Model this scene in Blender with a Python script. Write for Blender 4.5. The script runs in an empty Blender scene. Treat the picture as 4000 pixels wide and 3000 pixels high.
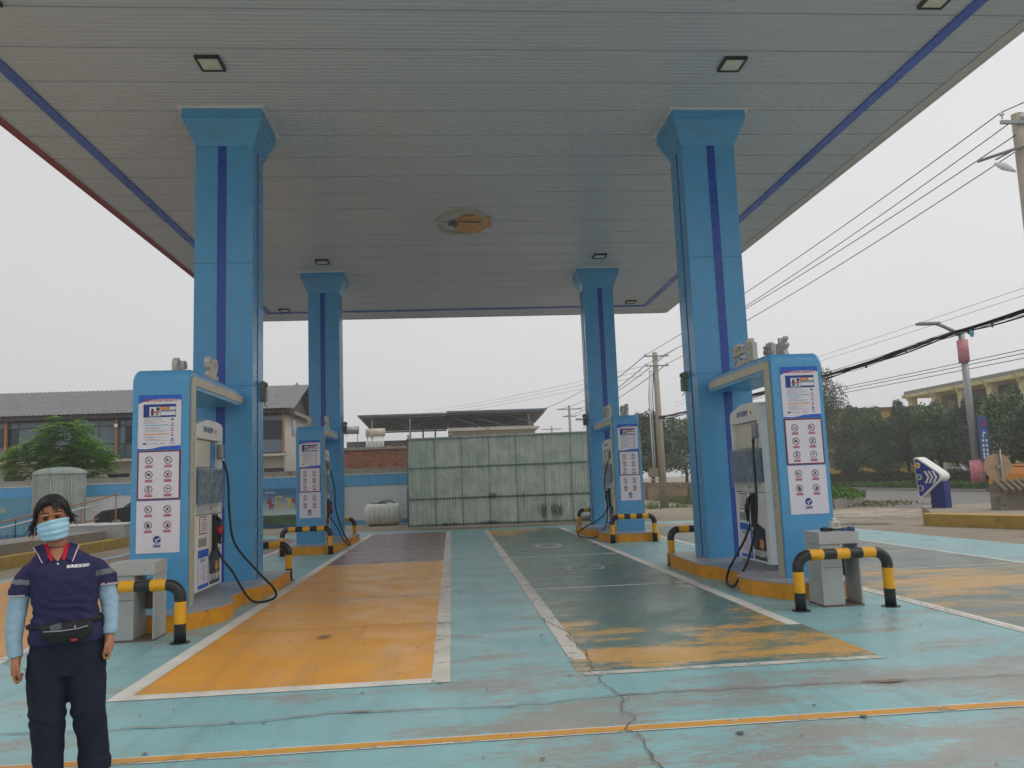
import bpy, bmesh, math, random
from mathutils import Vector, Matrix, noise
from mathutils.bvhtree import BVHTree
R = math.radians
random.seed(7)
SC = bpy.context.scene
COL = SC.collection

# ------------------------------------------------------------------ camera, sky, sun
cam_d = bpy.data.cameras.new('camera'); cam = bpy.data.objects.new('camera', cam_d); COL.objects.link(cam)
yaw, pitch, roll = 0.0811, 0.1212, -0.0381
F = Vector((math.sin(yaw)*math.cos(pitch), math.cos(yaw)*math.cos(pitch), math.sin(pitch)))
Rt = Vector((math.cos(yaw), -math.sin(yaw), 0)); Up = Rt.cross(F)
R2 = math.cos(roll)*Rt + math.sin(roll)*Up; U2 = -math.sin(roll)*Rt + math.cos(roll)*Up
cam.matrix_world = Matrix(((R2.x, U2.x, -F.x, 0), (R2.y, U2.y, -F.y, 0), (R2.z, U2.z, -F.z, 1.55), (0, 0, 0, 1)))
cam_d.sensor_width = 36; cam_d.lens = 27.68; cam_d.clip_end = 2000
SC.camera = cam
W = bpy.data.worlds.new('World'); SC.world = W; W.use_nodes = True
wn, wl = W.node_tree.nodes, W.node_tree.links
bg = wn['Background']; bg.inputs['Strength'].default_value = 0.1
sky = wn.new('ShaderNodeTexSky'); sky.sky_type = 'NISHITA'; sky.sun_disc = False
SUN_EL, SUN_AZ = R(58), R(115)
sky.sun_elevation = SUN_EL; sky.sun_rotation = SUN_AZ; sky.dust_density = 6; sky.air_density = 1.5
hs = wn.new('ShaderNodeHueSaturation'); hs.inputs['Saturation'].default_value = 0.10
mx = wn.new('ShaderNodeMixRGB'); mx.inputs[0].default_value = 0.86; mx.inputs[2].default_value = (7.25, 7.25, 7.35, 1)
# flat overcast layer, a little paler towards the right-hand side and the horizon
wl.new(sky.outputs[0], hs.inputs['Color']); wl.new(hs.outputs[0], mx.inputs[1])
tc = wn.new('ShaderNodeTexCoord'); dt = wn.new('ShaderNodeVectorMath'); dt.operation = 'DOT_PRODUCT'
dt.inputs[1].default_value = (0.85, 0.2, -0.35); wl.new(tc.outputs['Generated'], dt.inputs[0])
mr = wn.new('ShaderNodeMapRange'); mr.inputs[1].default_value = -0.8; mr.inputs[2].default_value = 0.8
mr.inputs[3].default_value = 0.88; mr.inputs[4].default_value = 1.13; wl.new(dt.outputs['Value'], mr.inputs[0])
cn = wn.new('ShaderNodeTexNoise'); cn.inputs['Scale'].default_value = 1.6; cn.inputs['Detail'].default_value = 4; wl.new(tc.outputs['Generated'], cn.inputs['Vector'])
cm_ = wn.new('ShaderNodeMapRange'); cm_.inputs[1].default_value = .3; cm_.inputs[2].default_value = .7; cm_.inputs[3].default_value = .965; cm_.inputs[4].default_value = 1.035; wl.new(cn.outputs[0], cm_.inputs[0])
mu_ = wn.new('ShaderNodeMath'); mu_.operation = 'MULTIPLY'; wl.new(mr.outputs[0], mu_.inputs[0]); wl.new(cm_.outputs[0], mu_.inputs[1])
sc_ = wn.new('ShaderNodeVectorMath'); sc_.operation = 'SCALE'; wl.new(mx.outputs[0], sc_.inputs[0]); wl.new(mu_.outputs[0], sc_.inputs['Scale'])
wl.new(sc_.outputs[0], bg.inputs['Color'])
sd = bpy.data.lights.new('sun', 'SUN'); sd.energy = 0.6; sd.angle = R(50); sd.color = (1, .97, .92)
sun = bpy.data.objects.new('sun', sd); COL.objects.link(sun)
sun.rotation_euler = (math.pi/2 - SUN_EL, 0, math.pi - SUN_AZ)
SC.view_settings.view_transform = 'Standard'; SC.view_settings.look = 'None'
SC.view_settings.exposure = 0.12; SC.view_settings.gamma = 1.0; SC.view_settings.use_curve_mapping = False

# ------------------------------------------------------------------ materials
def S(r, g, b):
    f = lambda c: (c/255/12.92) if c <= 10 else ((c/255+.055)/1.055)**2.4
    return (f(r), f(g), f(b))
MATS = {}
def nodes(m):
    m.use_nodes = True
    return m.node_tree.nodes, m.node_tree.links, m.node_tree.nodes['Principled BSDF']
def noise_node(n, l, scale, detail=5, rough=.6, coord='Object', stretch=None):
    if coord == 'Position':
        g = n.new('ShaderNodeNewGeometry'); out = g.outputs['Position']
    else:
        g = n.new('ShaderNodeTexCoord'); out = g.outputs[coord]
    mp = n.new('ShaderNodeMapping'); l.new(out, mp.inputs['Vector'])
    if stretch: mp.inputs['Scale'].default_value = stretch
    t = n.new('ShaderNodeTexNoise'); t.inputs['Scale'].default_value = scale
    t.inputs['Detail'].default_value = detail; t.inputs['Roughness'].default_value = rough
    l.new(mp.outputs[0], t.inputs['Vector']); return t
def rng(n, l, src, a, b, c=0., d=1.):
    m = n.new('ShaderNodeMapRange'); m.inputs[1].default_value = a; m.inputs[2].default_value = b
    m.inputs[3].default_value = c; m.inputs[4].default_value = d; l.new(src, m.inputs[0]); return m.outputs[0]
def mixc(n, l, fac, a, b, mode='MIX'):
    m = n.new('ShaderNodeMixRGB'); m.blend_type = mode
    for i, v in ((0, fac), (1, a), (2, b)):
        if hasattr(v, 'links'): l.new(v, m.inputs[i])
        elif i == 0: m.inputs[0].default_value = v
        else: m.inputs[i].default_value = (*v, 1)
    return m.outputs[0]
def M(name, col, rough=.55, var=.15, scale=4, bump=0., bscale=60, metal=0., spec=.5, dirt=None, dirt_t=.55, stretch=None, coord='Object', island=0., dscale=5, dsoft=.06, rvar=.1):
    if name in MATS: return MATS[name]
    m = bpy.data.materials.new(name); n, l, p = nodes(m)
    t = noise_node(n, l, scale, coord=coord, stretch=stretch)
    v = rng(n, l, t.outputs[0], .3, .7, 1-var, 1+var)
    c = mixc(n, l, 1., col, v, 'MULTIPLY')
    if island:
        g = n.new('ShaderNodeNewGeometry')
        c = mixc(n, l, 1., c, rng(n, l, g.outputs['Random Per Island'], 0, 1, 1-island, 1+island), 'MULTIPLY')
    if dirt:
        t2 = noise_node(n, l, dscale, 9, .7, coord=coord)
        c = mixc(n, l, rng(n, l, t2.outputs[0], dirt_t, dirt_t+dsoft), c, dirt)
    l.new(c, p.inputs['Base Color'])
    t3 = noise_node(n, l, scale*2.3, 4)
    l.new(rng(n, l, t3.outputs[0], .3, .7, max(0, rough-rvar), min(1, rough+rvar)), p.inputs['Roughness'])
    p.inputs['Metallic'].default_value = metal
    p.inputs['Specular IOR Level'].default_value = spec
    if bump:
        b = n.new('ShaderNodeBump'); b.inputs['Strength'].default_value = bump; b.inputs['Distance'].default_value = .01
        t4 = noise_node(n, l, bscale, 4, coord=coord); l.new(t4.outputs[0], b.inputs['Height']); l.new(b.outputs[0], p.inputs['Normal'])
    MATS[name] = m; return m
def paint(name, col, wear=.62, scale=1.2, under=None, rough=.45, regions=(), stretch=(.55, 1.5, 1), var=.12, soft=.05, fine=.25, wmax=1.):
    """road paint in world coordinates; 'under' shows where it is worn, or it turns transparent"""
    m = bpy.data.materials.new(name); n, l, p = nodes(m)
    t = noise_node(n, l, scale, 9, .68, 'Position', stretch); h = t.outputs[0]
    g = n.new('ShaderNodeNewGeometry'); sx = n.new('ShaderNodeSeparateXYZ'); l.new(g.outputs['Position'], sx.inputs[0])
    for (ax, a, b, amt) in regions:          # paint wears more where the tyres turn: amt added along one or two axes
        f = None
        for axis, lo, hi in ((0, a[0], a[1]), (1, b[0], b[1])):
            r_ = n.new('ShaderNodeMapRange'); r_.inputs[1].default_value = lo; r_.inputs[2].default_value = hi
            l.new(sx.outputs[axis], r_.inputs[0])
            if f is None: f = r_.outputs[0]
            else:
                mm = n.new('ShaderNodeMath'); mm.operation = 'MULTIPLY'; l.new(f, mm.inputs[0]); l.new(r_.outputs[0], mm.inputs[1]); f = mm.outputs[0]
        ma = n.new('ShaderNodeMath'); ma.operation = 'MULTIPLY_ADD'; l.new(f, ma.inputs[0]); ma.inputs[1].default_value = amt; l.new(h, ma.inputs[2]); h = ma.outputs[0]
    fn = noise_node(n, l, 16, 8, .8, 'Position', stretch)
    mf = n.new('ShaderNodeMath'); mf.operation = 'MULTIPLY_ADD'; l.new(fn.outputs[0], mf.inputs[0]); mf.inputs[1].default_value = fine; l.new(h, mf.inputs[2])
    w = rng(n, l, mf.outputs[0], wear+fine*.5, wear+fine*.5+soft, 0, wmax)
    t2 = noise_node(n, l, 2.2, 8, .6, 'Position'); c = mixc(n, l, 1., col, rng(n, l, t2.outputs[0], .3, .7, 1-var, 1+var), 'MULTIPLY')
    t5 = noise_node(n, l, .7, 9, .72, 'Position', (.4, 2, 1)); c = mixc(n, l, rng(n, l, t5.outputs[0], .5, .85, 0, .35), c, S(140, 138, 128))
    t6 = noise_node(n, l, 1.6, 7, .65, 'Position', (2.6, .16, 1)); c = mixc(n, l, rng(n, l, t6.outputs[0], .52, .75, 0, .32), c, S(112, 110, 104))
    t7 = noise_node(n, l, 3.5, 10, .8, 'Position'); c = mixc(n, l, rng(n, l, t7.outputs[0], .56, .66, 0, .16), c, S(168, 166, 158))
    t3 = noise_node(n, l, 60, 3, .6, 'Position')
    if under:
        cu = mixc(n, l, 1., under, rng(n, l, t3.outputs[0], .3, .7, .8, 1.2), 'MULTIPLY'); c = mixc(n, l, w, c, cu)
    l.new(c, p.inputs['Base Color'])
    t4 = noise_node(n, l, 1.5, 6, .6, 'Position'); l.new(rng(n, l, t4.outputs[0], .3, .7, rough-.12, rough+.15), p.inputs['Roughness'])
    b = n.new('ShaderNodeBump'); b.inputs['Strength'].default_value = .15; b.inputs['Distance'].default_value = .004; l.new(t3.outputs[0], b.inputs['Height']); l.new(b.outputs[0], p.inputs['Normal'])
    if not under:
        tr = n.new('ShaderNodeBsdfTransparent'); ms = n.new('ShaderNodeMixShader'); l.new(w, ms.inputs[0]); l.new(p.outputs[0], ms.inputs[1]); l.new(tr.outputs[0], ms.inputs[2])
        l.new(ms.outputs[0], n['Material Output'].inputs['Surface'])
    MATS[name] = m; return m
def ragged(name, col, t=.34, scale=2.5, stretch=(.5, 2.2, 1), k=1., rough=.5, soft=.10, top=1.):
    """a patch of paint or dirt whose own edge is torn"""
    m = bpy.data.materials.new(name); n, l, p = nodes(m)
    tc = n.new('ShaderNodeTexCoord'); s = n.new('ShaderNodeSeparateXYZ'); l.new(tc.outputs['Generated'], s.inputs[0])
    ds = []
    for i in (0, 1):
        a = n.new('ShaderNodeMath'); a.operation = 'SUBTRACT'; l.new(s.outputs[i], a.inputs[0]); a.inputs[1].default_value = .5
        b = n.new('ShaderNodeMath'); b.operation = 'POWER'; l.new(a.outputs[0], b.inputs[0]); b.inputs[1].default_value = 2; ds.append(b.outputs[0])
    ad = n.new('ShaderNodeMath'); ad.operation = 'ADD'; l.new(ds[0], ad.inputs[0]); l.new(ds[1], ad.inputs[1])
    nz = noise_node(n, l, scale, 9, .7, 'Position', stretch)
    q = n.new('ShaderNodeMath'); q.operation = 'MULTIPLY_ADD'; l.new(ad.outputs[0], q.inputs[0]); q.inputs[1].default_value = -k*1.6; l.new(nz.outputs[0], q.inputs[2])
    nf = noise_node(n, l, scale*5, 8, .8, 'Position', stretch)
    q2 = n.new('ShaderNodeMath'); q2.operation = 'MULTIPLY_ADD'; l.new(nf.outputs[0], q2.inputs[0]); q2.inputs[1].default_value = .7; l.new(q.outputs[0], q2.inputs[2])
    f = rng(n, l, q2.outputs[0], t+.31, t+.31+soft, 0, top)
    n2 = noise_node(n, l, 5, 6, .6, 'Position'); l.new(mixc(n, l, 1., col, rng(n, l, n2.outputs[0], .3, .7, .85, 1.15), 'MULTIPLY'), p.inputs['Base Color'])
    p.inputs['Roughness'].default_value = rough
    tr = n.new('ShaderNodeBsdfTransparent'); ms = n.new('ShaderNodeMixShader'); l.new(f, ms.inputs[0]); l.new(tr.outputs[0], ms.inputs[1]); l.new(p.outputs[0], ms.inputs[2])
    l.new(ms.outputs[0], n['Material Output'].inputs['Surface']); MATS[name] = m; return m
def glassy(name, col, alpha=.35, rough=.15):
    m = bpy.data.materials.new(name); n, l, p = nodes(m); p.inputs['Base Color'].default_value = (*col, 1); p.inputs['Roughness'].default_value = rough
    tr = n.new('ShaderNodeBsdfTransparent'); ms = n.new('ShaderNodeMixShader'); t = noise_node(n, l, 9, 4)
    l.new(rng(n, l, t.outputs[0], .35, .65, alpha-.15, alpha+.2), ms.inputs[0]); l.new(tr.outputs[0], ms.inputs[1]); l.new(p.outputs[0], ms.inputs[2])
    l.new(ms.outputs[0], n['Material Output'].inputs['Surface']); MATS[name] = m; return m

BLUE = M('blue_cladding', S(86, 164, 214), .32, .05, 1.2, spec=.5, dirt=S(92, 128, 150), dirt_t=.52, dsoft=.35, dscale=2.5)
DBLUE = M('dark_blue_stripe', S(38, 78, 168), .3, .12, 3)
CREAM = M('cream_lightbox', S(196, 188, 160), .35, .12, 2, dirt=S(120, 110, 85), dirt_t=.66)
WHITE = M('white_enamel', S(236, 238, 234), .35, .05, 3)
PANELW = M('white_wall_panel', S(205, 210, 214), .5, .05, .8)
BLACK = M('black_rubber', S(28, 28, 30), .45, .2, 6)
BPAINT = M('black_paint', S(38, 38, 40), .35, .2, 8, dirt=S(150, 150, 140), dirt_t=.74, dscale=14)
YPAINT = M('yellow_paint', S(235, 170, 25), .38, .1, 6, dirt=S(150, 150, 140), dirt_t=.76, dscale=9)
KERBY = M('kerb_yellow', S(222, 150, 28), .6, .15, 5, bump=.3, bscale=25, dirt=S(118, 108, 92), dirt_t=.60, coord='Position', dscale=3.2)
KERBP = M('pale_yellow_kerb', S(190, 158, 78), .75, .18, 3, bump=.3, bscale=20, dirt=S(110, 98, 70), dirt_t=.6, coord='Position')
TILE = M('grey_top_sheet', S(165, 165, 168), .35, .15, 6, dirt=S(110, 108, 106), dirt_t=.6)
CEIL = M('ceiling_white', S(200, 208, 218), .30, .02, .3, spec=.6, rvar=.0)
STEEL = M('galvanised_steel', S(150, 153, 155), .4, .15, 5, metal=.6)
CAB = M('grey_cabinet_paint', S(178, 182, 180), .5, .1, 3, dirt=S(105, 85, 68), dirt_t=.68, dscale=3)
CHROME = M('chrome', S(190, 190, 190), .2, .05, metal=1.)
RED = M('red_print', S(176, 42, 62), .5, .08, 9); MAROON = M('maroon_print', S(128, 34, 74), .5, .08, 9)
PAPER = M('poster_white', S(228, 226, 236), .4, .03, 2)
INK = M('ink_dark', S(45, 55, 75), .5, .1); NAVY = M('print_blue', S(30, 62, 140), .5, .1)
LBLUE = M('print_light_blue', S(110, 190, 220), .5, .1); ORANGE = M('print_orange', S(232, 150, 60), .5, .1)
GREYT = M('print_grey', S(150, 150, 160), .6, .1); ROYAL = M('poster_royal_blue', S(30, 100, 205), .4, .15, 8)
LETTER = M('letter_white', S(205, 200, 190), .5, .1, 8, dirt=S(130, 120, 105), dirt_t=.62, dscale=12)
CONC = M('concrete_grey', S(150, 145, 136), .85, .15, 3, bump=.4, bscale=30, dirt=S(105, 98, 88), dirt_t=.58, coord='Position', dscale=1.5)
RUST = M('rusty_pipe', S(168, 116, 88), .6, .3, 12)
WOODP = M('orange_post', S(176, 122, 78), .6, .2, 5)
GLASS = M('dim_window_glass', S(92, 112, 124), .12, .12, .6, spec=.8)
DGLASS = M('dark_window_glass', S(46, 52, 56), .15, .15, 1)
CREAMW = M('cream_render', S(216, 204, 150), .8, .08, 1.2)
WALLW = M('pale_render', S(198, 195, 185), .8, .08, .8, dirt=S(160, 150, 132), dirt_t=.64, dscale=.8)
ROOFG = M('grey_sheet_roof', S(112, 113, 116), .45, .12, 1.5)
POLEC = M('pole_concrete', S(172, 162, 148), .8, .12, 2, dirt=S(130, 118, 102), dirt_t=.62)
WIREM = M('wire_black', S(36, 36, 40), .6, .1)
BARK = M('bark', S(82, 70, 58), .9, .25, 6, bump=.5, bscale=20)
def leaf(name, c, island=.35): return M(name, c, .65, .38, .7, island=island, spec=.2)
LEAF1 = leaf('leaf_dark', S(98, 114, 90)); LEAF2 = leaf('leaf_mid', S(106, 128, 88)); LEAF3 = leaf('leaf_bright', S(108, 148, 62)); GRASS = leaf('grass_blades', S(86, 122, 52))
SKIN = M('skin', S(176, 118, 86), .55, .08, 20, spec=.35); HAIR = M('hair_black', S(24, 20, 20), .4, .3, 40)

# ------------------------------------------------------------------ mesh helpers
class MB:
    def __init__(s): s.v = []; s.f = []; s.m = []; s.s = []
    def add(s, vs, fs, mi=0, sm=False, mat=None):
        o = len(s.v)
        s.v += [tuple(mat @ Vector(v)) for v in vs] if mat else [tuple(v) for v in vs]
        for f in fs: s.f.append([i+o for i in f]); s.m.append(mi); s.s.append(sm)
        return s
    def box(s, x0, x1, y0, y1, z0, z1, mi=0, bev=0., mat=None):
        if not bev:
            return s.add([(x, y, z) for x in (x0, x1) for y in (y0, y1) for z in (z0, z1)],
                         [(0, 1, 3, 2), (4, 6, 7, 5), (0, 4, 5, 1), (2, 3, 7, 6), (0, 2, 6, 4), (1, 5, 7, 3)], mi, mat=mat)
        bm = bmesh.new(); bmesh.ops.create_cube(bm, size=1)
        for v in bm.verts: v.co = Vector(((x0+x1)/2+v.co.x*(x1-x0), (y0+y1)/2+v.co.y*(y1-y0), (z0+z1)/2+v.co.z*(z1-z0)))
        bmesh.ops.bevel(bm, geom=bm.edges[:], offset=bev, segments=2, affect='EDGES', profile=.6)
        bm.verts.index_update(); s.add([v.co for v in bm.verts], [[v.index for v in f.verts] for f in bm.faces], mi, mat=mat); bm.free(); return s
    def quad(s, a, b, c, d, mi=0): return s.add([a, b, c, d], [(0, 1, 2, 3)], mi)
    def prism(s, pts, z0, z1, mi=0, mi_top=None, axis='z', bottom=True):
        n = len(pts)
        P = {'z': lambda p, h: (p[0], p[1], h), 'y': lambda p, h: (p[0], h, p[1]), 'x': lambda p, h: (h, p[0], p[1])}[axis]
        s.add([P(p, z0) for p in pts]+[P(p, z1) for p in pts], [(i, (i+1) % n, n+(i+1) % n, n+i) for i in range(n)], mi)
        s.add([P(p, z1) for p in pts], [list(range(n))], mi if mi_top is None else mi_top)
        if bottom: s.add([P(p, z0) for p in pts], [list(range(n))[::-1]], mi)
        return s
    def tube(s, path, r, n=10, mi=0, cap=True, mids=None):
        path = [Vector(p) for p in path]; k = len(path); rs = r if isinstance(r, (list, tuple)) else [r]*k
        vs = []; up = None
        for i, p in enumerate(path):
            t = (path[min(i+1, k-1)]-path[max(i-1, 0)]).normalized()
            if up is None: up = Vector((0, 0, 1)) if abs(t.z) < .9 else Vector((1, 0, 0))
            a = t.cross(up).normalized(); b = a.cross(t).normalized(); up = b
            vs += [p+(a*math.cos(2*math.pi*j/n)+b*math.sin(2*math.pi*j/n))*rs[i] for j in range(n)]
        o = len(s.v); s.v += [tuple(v) for v in vs]
        for i in range(k-1):
            for j in range(n):
                s.f.append([o+i*n+j, o+i*n+(j+1) % n, o+(i+1)*n+(j+1) % n, o+(i+1)*n+j]); s.m.append(mids[i] if mids else mi); s.s.append(True)
        if cap:
            for i in (0, k-1): s.f.append([o+i*n+j for j in range(n)]); s.m.append(mids[min(i, k-2)] if mids else mi); s.s.append(False)
        return s
    def disc(s, c, r, n=20, axis='z', h=.02, mi=0, r2=None):
        d = {'x': Vector((h, 0, 0)), 'y': Vector((0, h, 0)), 'z': Vector((0, 0, h))}[axis]; c = Vector(c)
        return s.tube([c, c+d], [r, r if r2 is None else r2], n, mi)
    def ell(s, c, rx, ry, rz, n=14, m=9, mi=0, mat=None):
        vs = []; fs = []
        for i in range(m+1):
            th = math.pi*i/m
            for j in range(n): vs.append((c[0]+rx*math.sin(th)*math.cos(2*math.pi*j/n), c[1]+ry*math.sin(th)*math.sin(2*math.pi*j/n), c[2]+rz*math.cos(th)))
        for i in range(m):
            for j in range(n): fs.append((i*n+j, (i+1)*n+j, (i+1)*n+(j+1) % n, i*n+(j+1) % n))
        return s.add(vs, fs, mi, True, mat)
    def loft(s, rings, n=24, mi=0, p=2.):
        """rings: (cx,cy,cz,rx,ry[,tiltx,tilty]); p>2 squarer"""
        vs = []
        for r in rings:
            cx, cy, cz, rx, ry = r[:5]; tx = r[5] if len(r) > 5 else 0; ty = r[6] if len(r) > 6 else 0
            for j in range(n):
                a = 2*math.pi*j/n; c, q = math.cos(a), math.sin(a)
                x = math.copysign(abs(c)**(2/p), c)*rx; y = math.copysign(abs(q)**(2/p), q)*ry
                vs.append((cx+x, cy+y, cz+x*tx+y*ty))
        k = len(rings); fs = [(i*n+j, i*n+(j+1) % n, (i+1)*n+(j+1) % n, (i+1)*n+j) for i in range(k-1) for j in range(n)]
        fs += [list(range(n))[::-1], [(k-1)*n+j for j in range(n)]]
        return s.add(vs, fs, mi, True)
    def mesh(s, name, mats):
        me = bpy.data.meshes.new(name); me.from_pydata(s.v, [], s.f)
        for m in (mats if isinstance(mats, (list, tuple)) else [mats]): me.materials.append(m)
        me.polygons.foreach_set('material_index', s.m); me.polygons.foreach_set('use_smooth', s.s)
        me.update(); return me
    def build(s, name, mats, parent=None, loc=None, rot=None, recalc=True):
        me = s.mesh(name, mats)
        if recalc:
            bm = bmesh.new(); bm.from_mesh(me); bmesh.ops.recalc_face_normals(bm, faces=bm.faces); bm.to_mesh(me); bm.free()
        return link(name, me, parent, loc, rot)
def link(name, me, parent=None, loc=None, rot=None):
    o = bpy.data.objects.new(name, me); COL.objects.link(o); o.parent = parent
    if loc: o.location = loc
    if rot: o.rotation_euler = rot
    return o
def tag(o, label=None, cat=None, group=None, kind=None):
    if label: o['label'] = label
    if cat: o['category'] = cat
    if group: o['group'] = group
    if kind: o['kind'] = kind
    return o
def thing(name, label, cat, loc=(0, 0, 0), rz=0, group=None):
    o = bpy.data.objects.new(name, None); COL.objects.link(o); o.location = loc; o.rotation_euler = (0, 0, rz); o.empty_display_size = .2
    return tag(o, label, cat, group)
def struct(name, mb, mats, **k): return tag(mb.build(name, mats, **k), kind='structure')
def dup(root, loc, label, rz=None):
    r = root.copy(); COL.objects.link(r); r.location = loc; r['label'] = label
    if rz is not None: r.rotation_euler = (0, 0, rz)
    for ch in list(root.children):
        c = ch.copy(); COL.objects.link(c); c.parent = r
        for g in list(ch.children):
            d = g.copy(); COL.objects.link(d); d.parent = c
    return r
TX = {}
def text_geo(s, size, ext=0., bold=0.):
    key = (s, size, ext, bold)
    if key not in TX:
        cu = bpy.data.curves.new('t', 'FONT'); cu.body = s; cu.size = size; cu.extrude = ext; cu.offset = bold
        cu.align_x = 'CENTER'; cu.align_y = 'CENTER'; cu.resolution_u = 2
        o = bpy.data.objects.new('t', cu); COL.objects.link(o); bpy.context.view_layer.update()
        me = bpy.data.meshes.new_from_object(o.evaluated_get(bpy.context.evaluated_depsgraph_get()))
        TX[key] = ([v.co.copy() for v in me.vertices], [list(p.vertices) for p in me.polygons])
        bpy.data.objects.remove(o); bpy.data.curves.remove(cu); bpy.data.meshes.remove(me)
    return TX[key]
def put_text(mb, s, size, mat, mi=0, ext=0., bold=0.):
    v, f = text_geo(s, size, ext, bold); mb.add(v, f, mi, mat=mat); return mb
def face_y(x, y, z, sx=1., sz=1.):      # text reading from -Y
    return Matrix.Translation((x, y, z)) @ Matrix.Rotation(R(90), 4, 'X') @ Matrix.Diagonal((sx, sz, 1, 1))
def face_x(x, y, z, sgn=1, sx=1., sz=1.):  # text reading from +X (sgn 1) or -X
    return Matrix.Translation((x, y, z)) @ Matrix.Rotation(R(90)*sgn, 4, 'Z') @ Matrix.Rotation(R(90), 4, 'X') @ Matrix.Diagonal((sx, sz, 1, 1))

# ------------------------------------------------------------------ ground and its paint
gm = M('ground_tan', S(158, 146, 128), .9, .16, .5, bump=.5, bscale=22, coord='Position', dirt=S(122, 112, 98), dirt_t=.6, dscale=.35)
b = MB().quad((-250, -50, 0), (250, -50, 0), (250, 410, 0), (-250, 410, 0)); struct('ground', b, gm)
CY = S(146, 194, 197); CU = S(142, 134, 124)
cyan = paint('cyan_floor_paint', CY, .585, 1.0, under=S(160, 152, 142), rough=.36, var=.07, soft=.11, fine=.35, wmax=.85,
             regions=[(0, (-.2, 1.8), (6.8, 5.6), .075), (0, (.8, 3.), (5.2, 4.3), .13), (0, (-.6, .1), (9.5, 7.5), .055), (0, (1.2, .9), (9.5, 7.5), .03), (0, (-9, -6), (3, 12), .03), (0, (2.6, 3.4), (7.2, 6.2), .03), (0, (8.4, 9.4), (3, 12), .03)])
b = MB().add([(-8.9, -3, .002), (10.9, -3, .002), (10.6, 14, .002), (10.1, 21, .002), (9.4, 25.5, .002), (4.3, 26.3, .002), (1, 26.2, .002), (-3.2, 27.2, .002), (-8.6, 27.6, .002)], [list(range(9))])
struct('painted_forecourt', b, cyan)
def sheet(name, x0, x1, y0, y1, z, m): return struct(name, MB().quad((x0, y0, z), (x1, y0, z), (x1, y1, z), (x0, y1, z)), m, recalc=False)
ORN = S(242, 168, 46)
yel = paint('yellow_lane_paint', ORN, .70, 1.3, under=S(196, 150, 80), rough=.36, var=.07)
mar = paint('maroon_lane_paint', S(138, 100, 100), .62, 1.3, under=S(130, 118, 112), rough=.3)
YUN = S(226, 172, 78)
grn = paint('green_lane_paint', S(100, 128, 116), .595, 1.1, under=YUN, rough=.3, var=.13, stretch=(.6, 1.5, 1), soft=.09, fine=.4, wmax=.9, regions=[(0, (-1, 0), (11.2, 9.0), .05), (0, (-1, 0), (9.2, 7.0), .115), (0, (2.9, 1.6), (20, 23.5), .19), (0, (-1, 0), (23, 25.2), .12)])
ggr = paint('worn_green_paint', S(118, 132, 124), .61, .9, under=YUN, rough=.34, var=.14, stretch=(.4, 1.6, 1), soft=.12, fine=.3, wmax=.85, regions=[(0, (4, 5), (13.2, 11.2), .15), (0, (4, 5), (8.6, 7.2), -.13), (0, (4, 5), (21.5, 24), .15)])
lw = paint('white_line_paint', S(236, 232, 222), .66, 3., rough=.5, stretch=(1, 1, 1), soft=.08)
lw2 = paint('worn_white_line_paint', S(226, 220, 208), .57, 3.5, rough=.5, stretch=(1, 1, 1), soft=.12)
lof = paint('worn_orange_line_paint', S(222, 160, 62), .56, 5., rough=.5, stretch=(1, 1, 1), soft=.12, regions=[(0, (-1, 3), (0, -1), 0.07)])
sheet('yellow_lane', -2.5, -.2, 6.55, 16.05, .0045, yel); sheet('maroon_lane', -2.5, -.2, 16.1, 25.5, .0045, mar)
sheet('green_lane', 1.12, 3.32, 6.5, 25.0, .0045, grn)
sheet('outer_yellow_lane', -8.4, -4.45, 5.2, 16.1, .0045, yel); sheet('outer_maroon_lane', -8.4, -4.45, 16.15, 25.3, .0045, mar)
sheet('outer_green_lane', 5.28, 8.66, 4.5, 24.6, .0045, ggr)
sheet('green_lane_margin', 3.322, 3.47, 6.5, 7.9, .0045, grn); sheet('green_lane_margin', .96, 1.118, 6.5, 6.9, .0045, grn)
def lane_line(x0, x1, y0, y1, m=lw, z=.0065): return sheet('lane_line', x0, x1, y0, y1, z, m)
lane_line(-2.65, -2.5, 6.4, 25.6); lane_line(-2.5, -.2, 6.4, 6.55); lane_line(-.2, -.05, 6.4, 25.6, lw2)
lane_line(-2.5, -.2, 16.05, 16.11); lane_line(-2.4, -.2, 20.9, 20.94, lw2); lane_line(-2.4, -.2, 11.25, 11.28, lw2)
lane_line(.97, 1.12, 6.9, 25.2, lw2); lane_line(3.32, 3.46, 7.9, 25.2, lw); lane_line(1.0, 3.46, 6.36, 6.46, paint('flaking_line_paint', S(214, 210, 196), .50, 4, rough=.5, stretch=(1, 1.4, 1), soft=.14))
lt_ = paint('bay_line_paint', S(246, 244, 238), .72, 3., rough=.6, stretch=(1, 1, 1), soft=.08)
for y in (11.28, 15.95, 20.75): lane_line(1.12, 3.32, y, y+.075, lt_)
lane_line(5.13, 5.28, 4.0, 25, lw); lane_line(8.62, 8.70, 4, 24.8, lw)
for y in (11.6, 16.2, 21.0): lane_line(5.28, 8.6, y, y+.05, lw2)
lane_line(-4.45, -4.3, 5.2, 25, lw); lane_line(-8.4, -4.45, 20.8, 20.85, lw2); lane_line(-8.4, -4.45, 11.4, 11.45, lw2); lane_line(-8.4, -4.45, 5.1, 5.25, lw)
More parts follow.
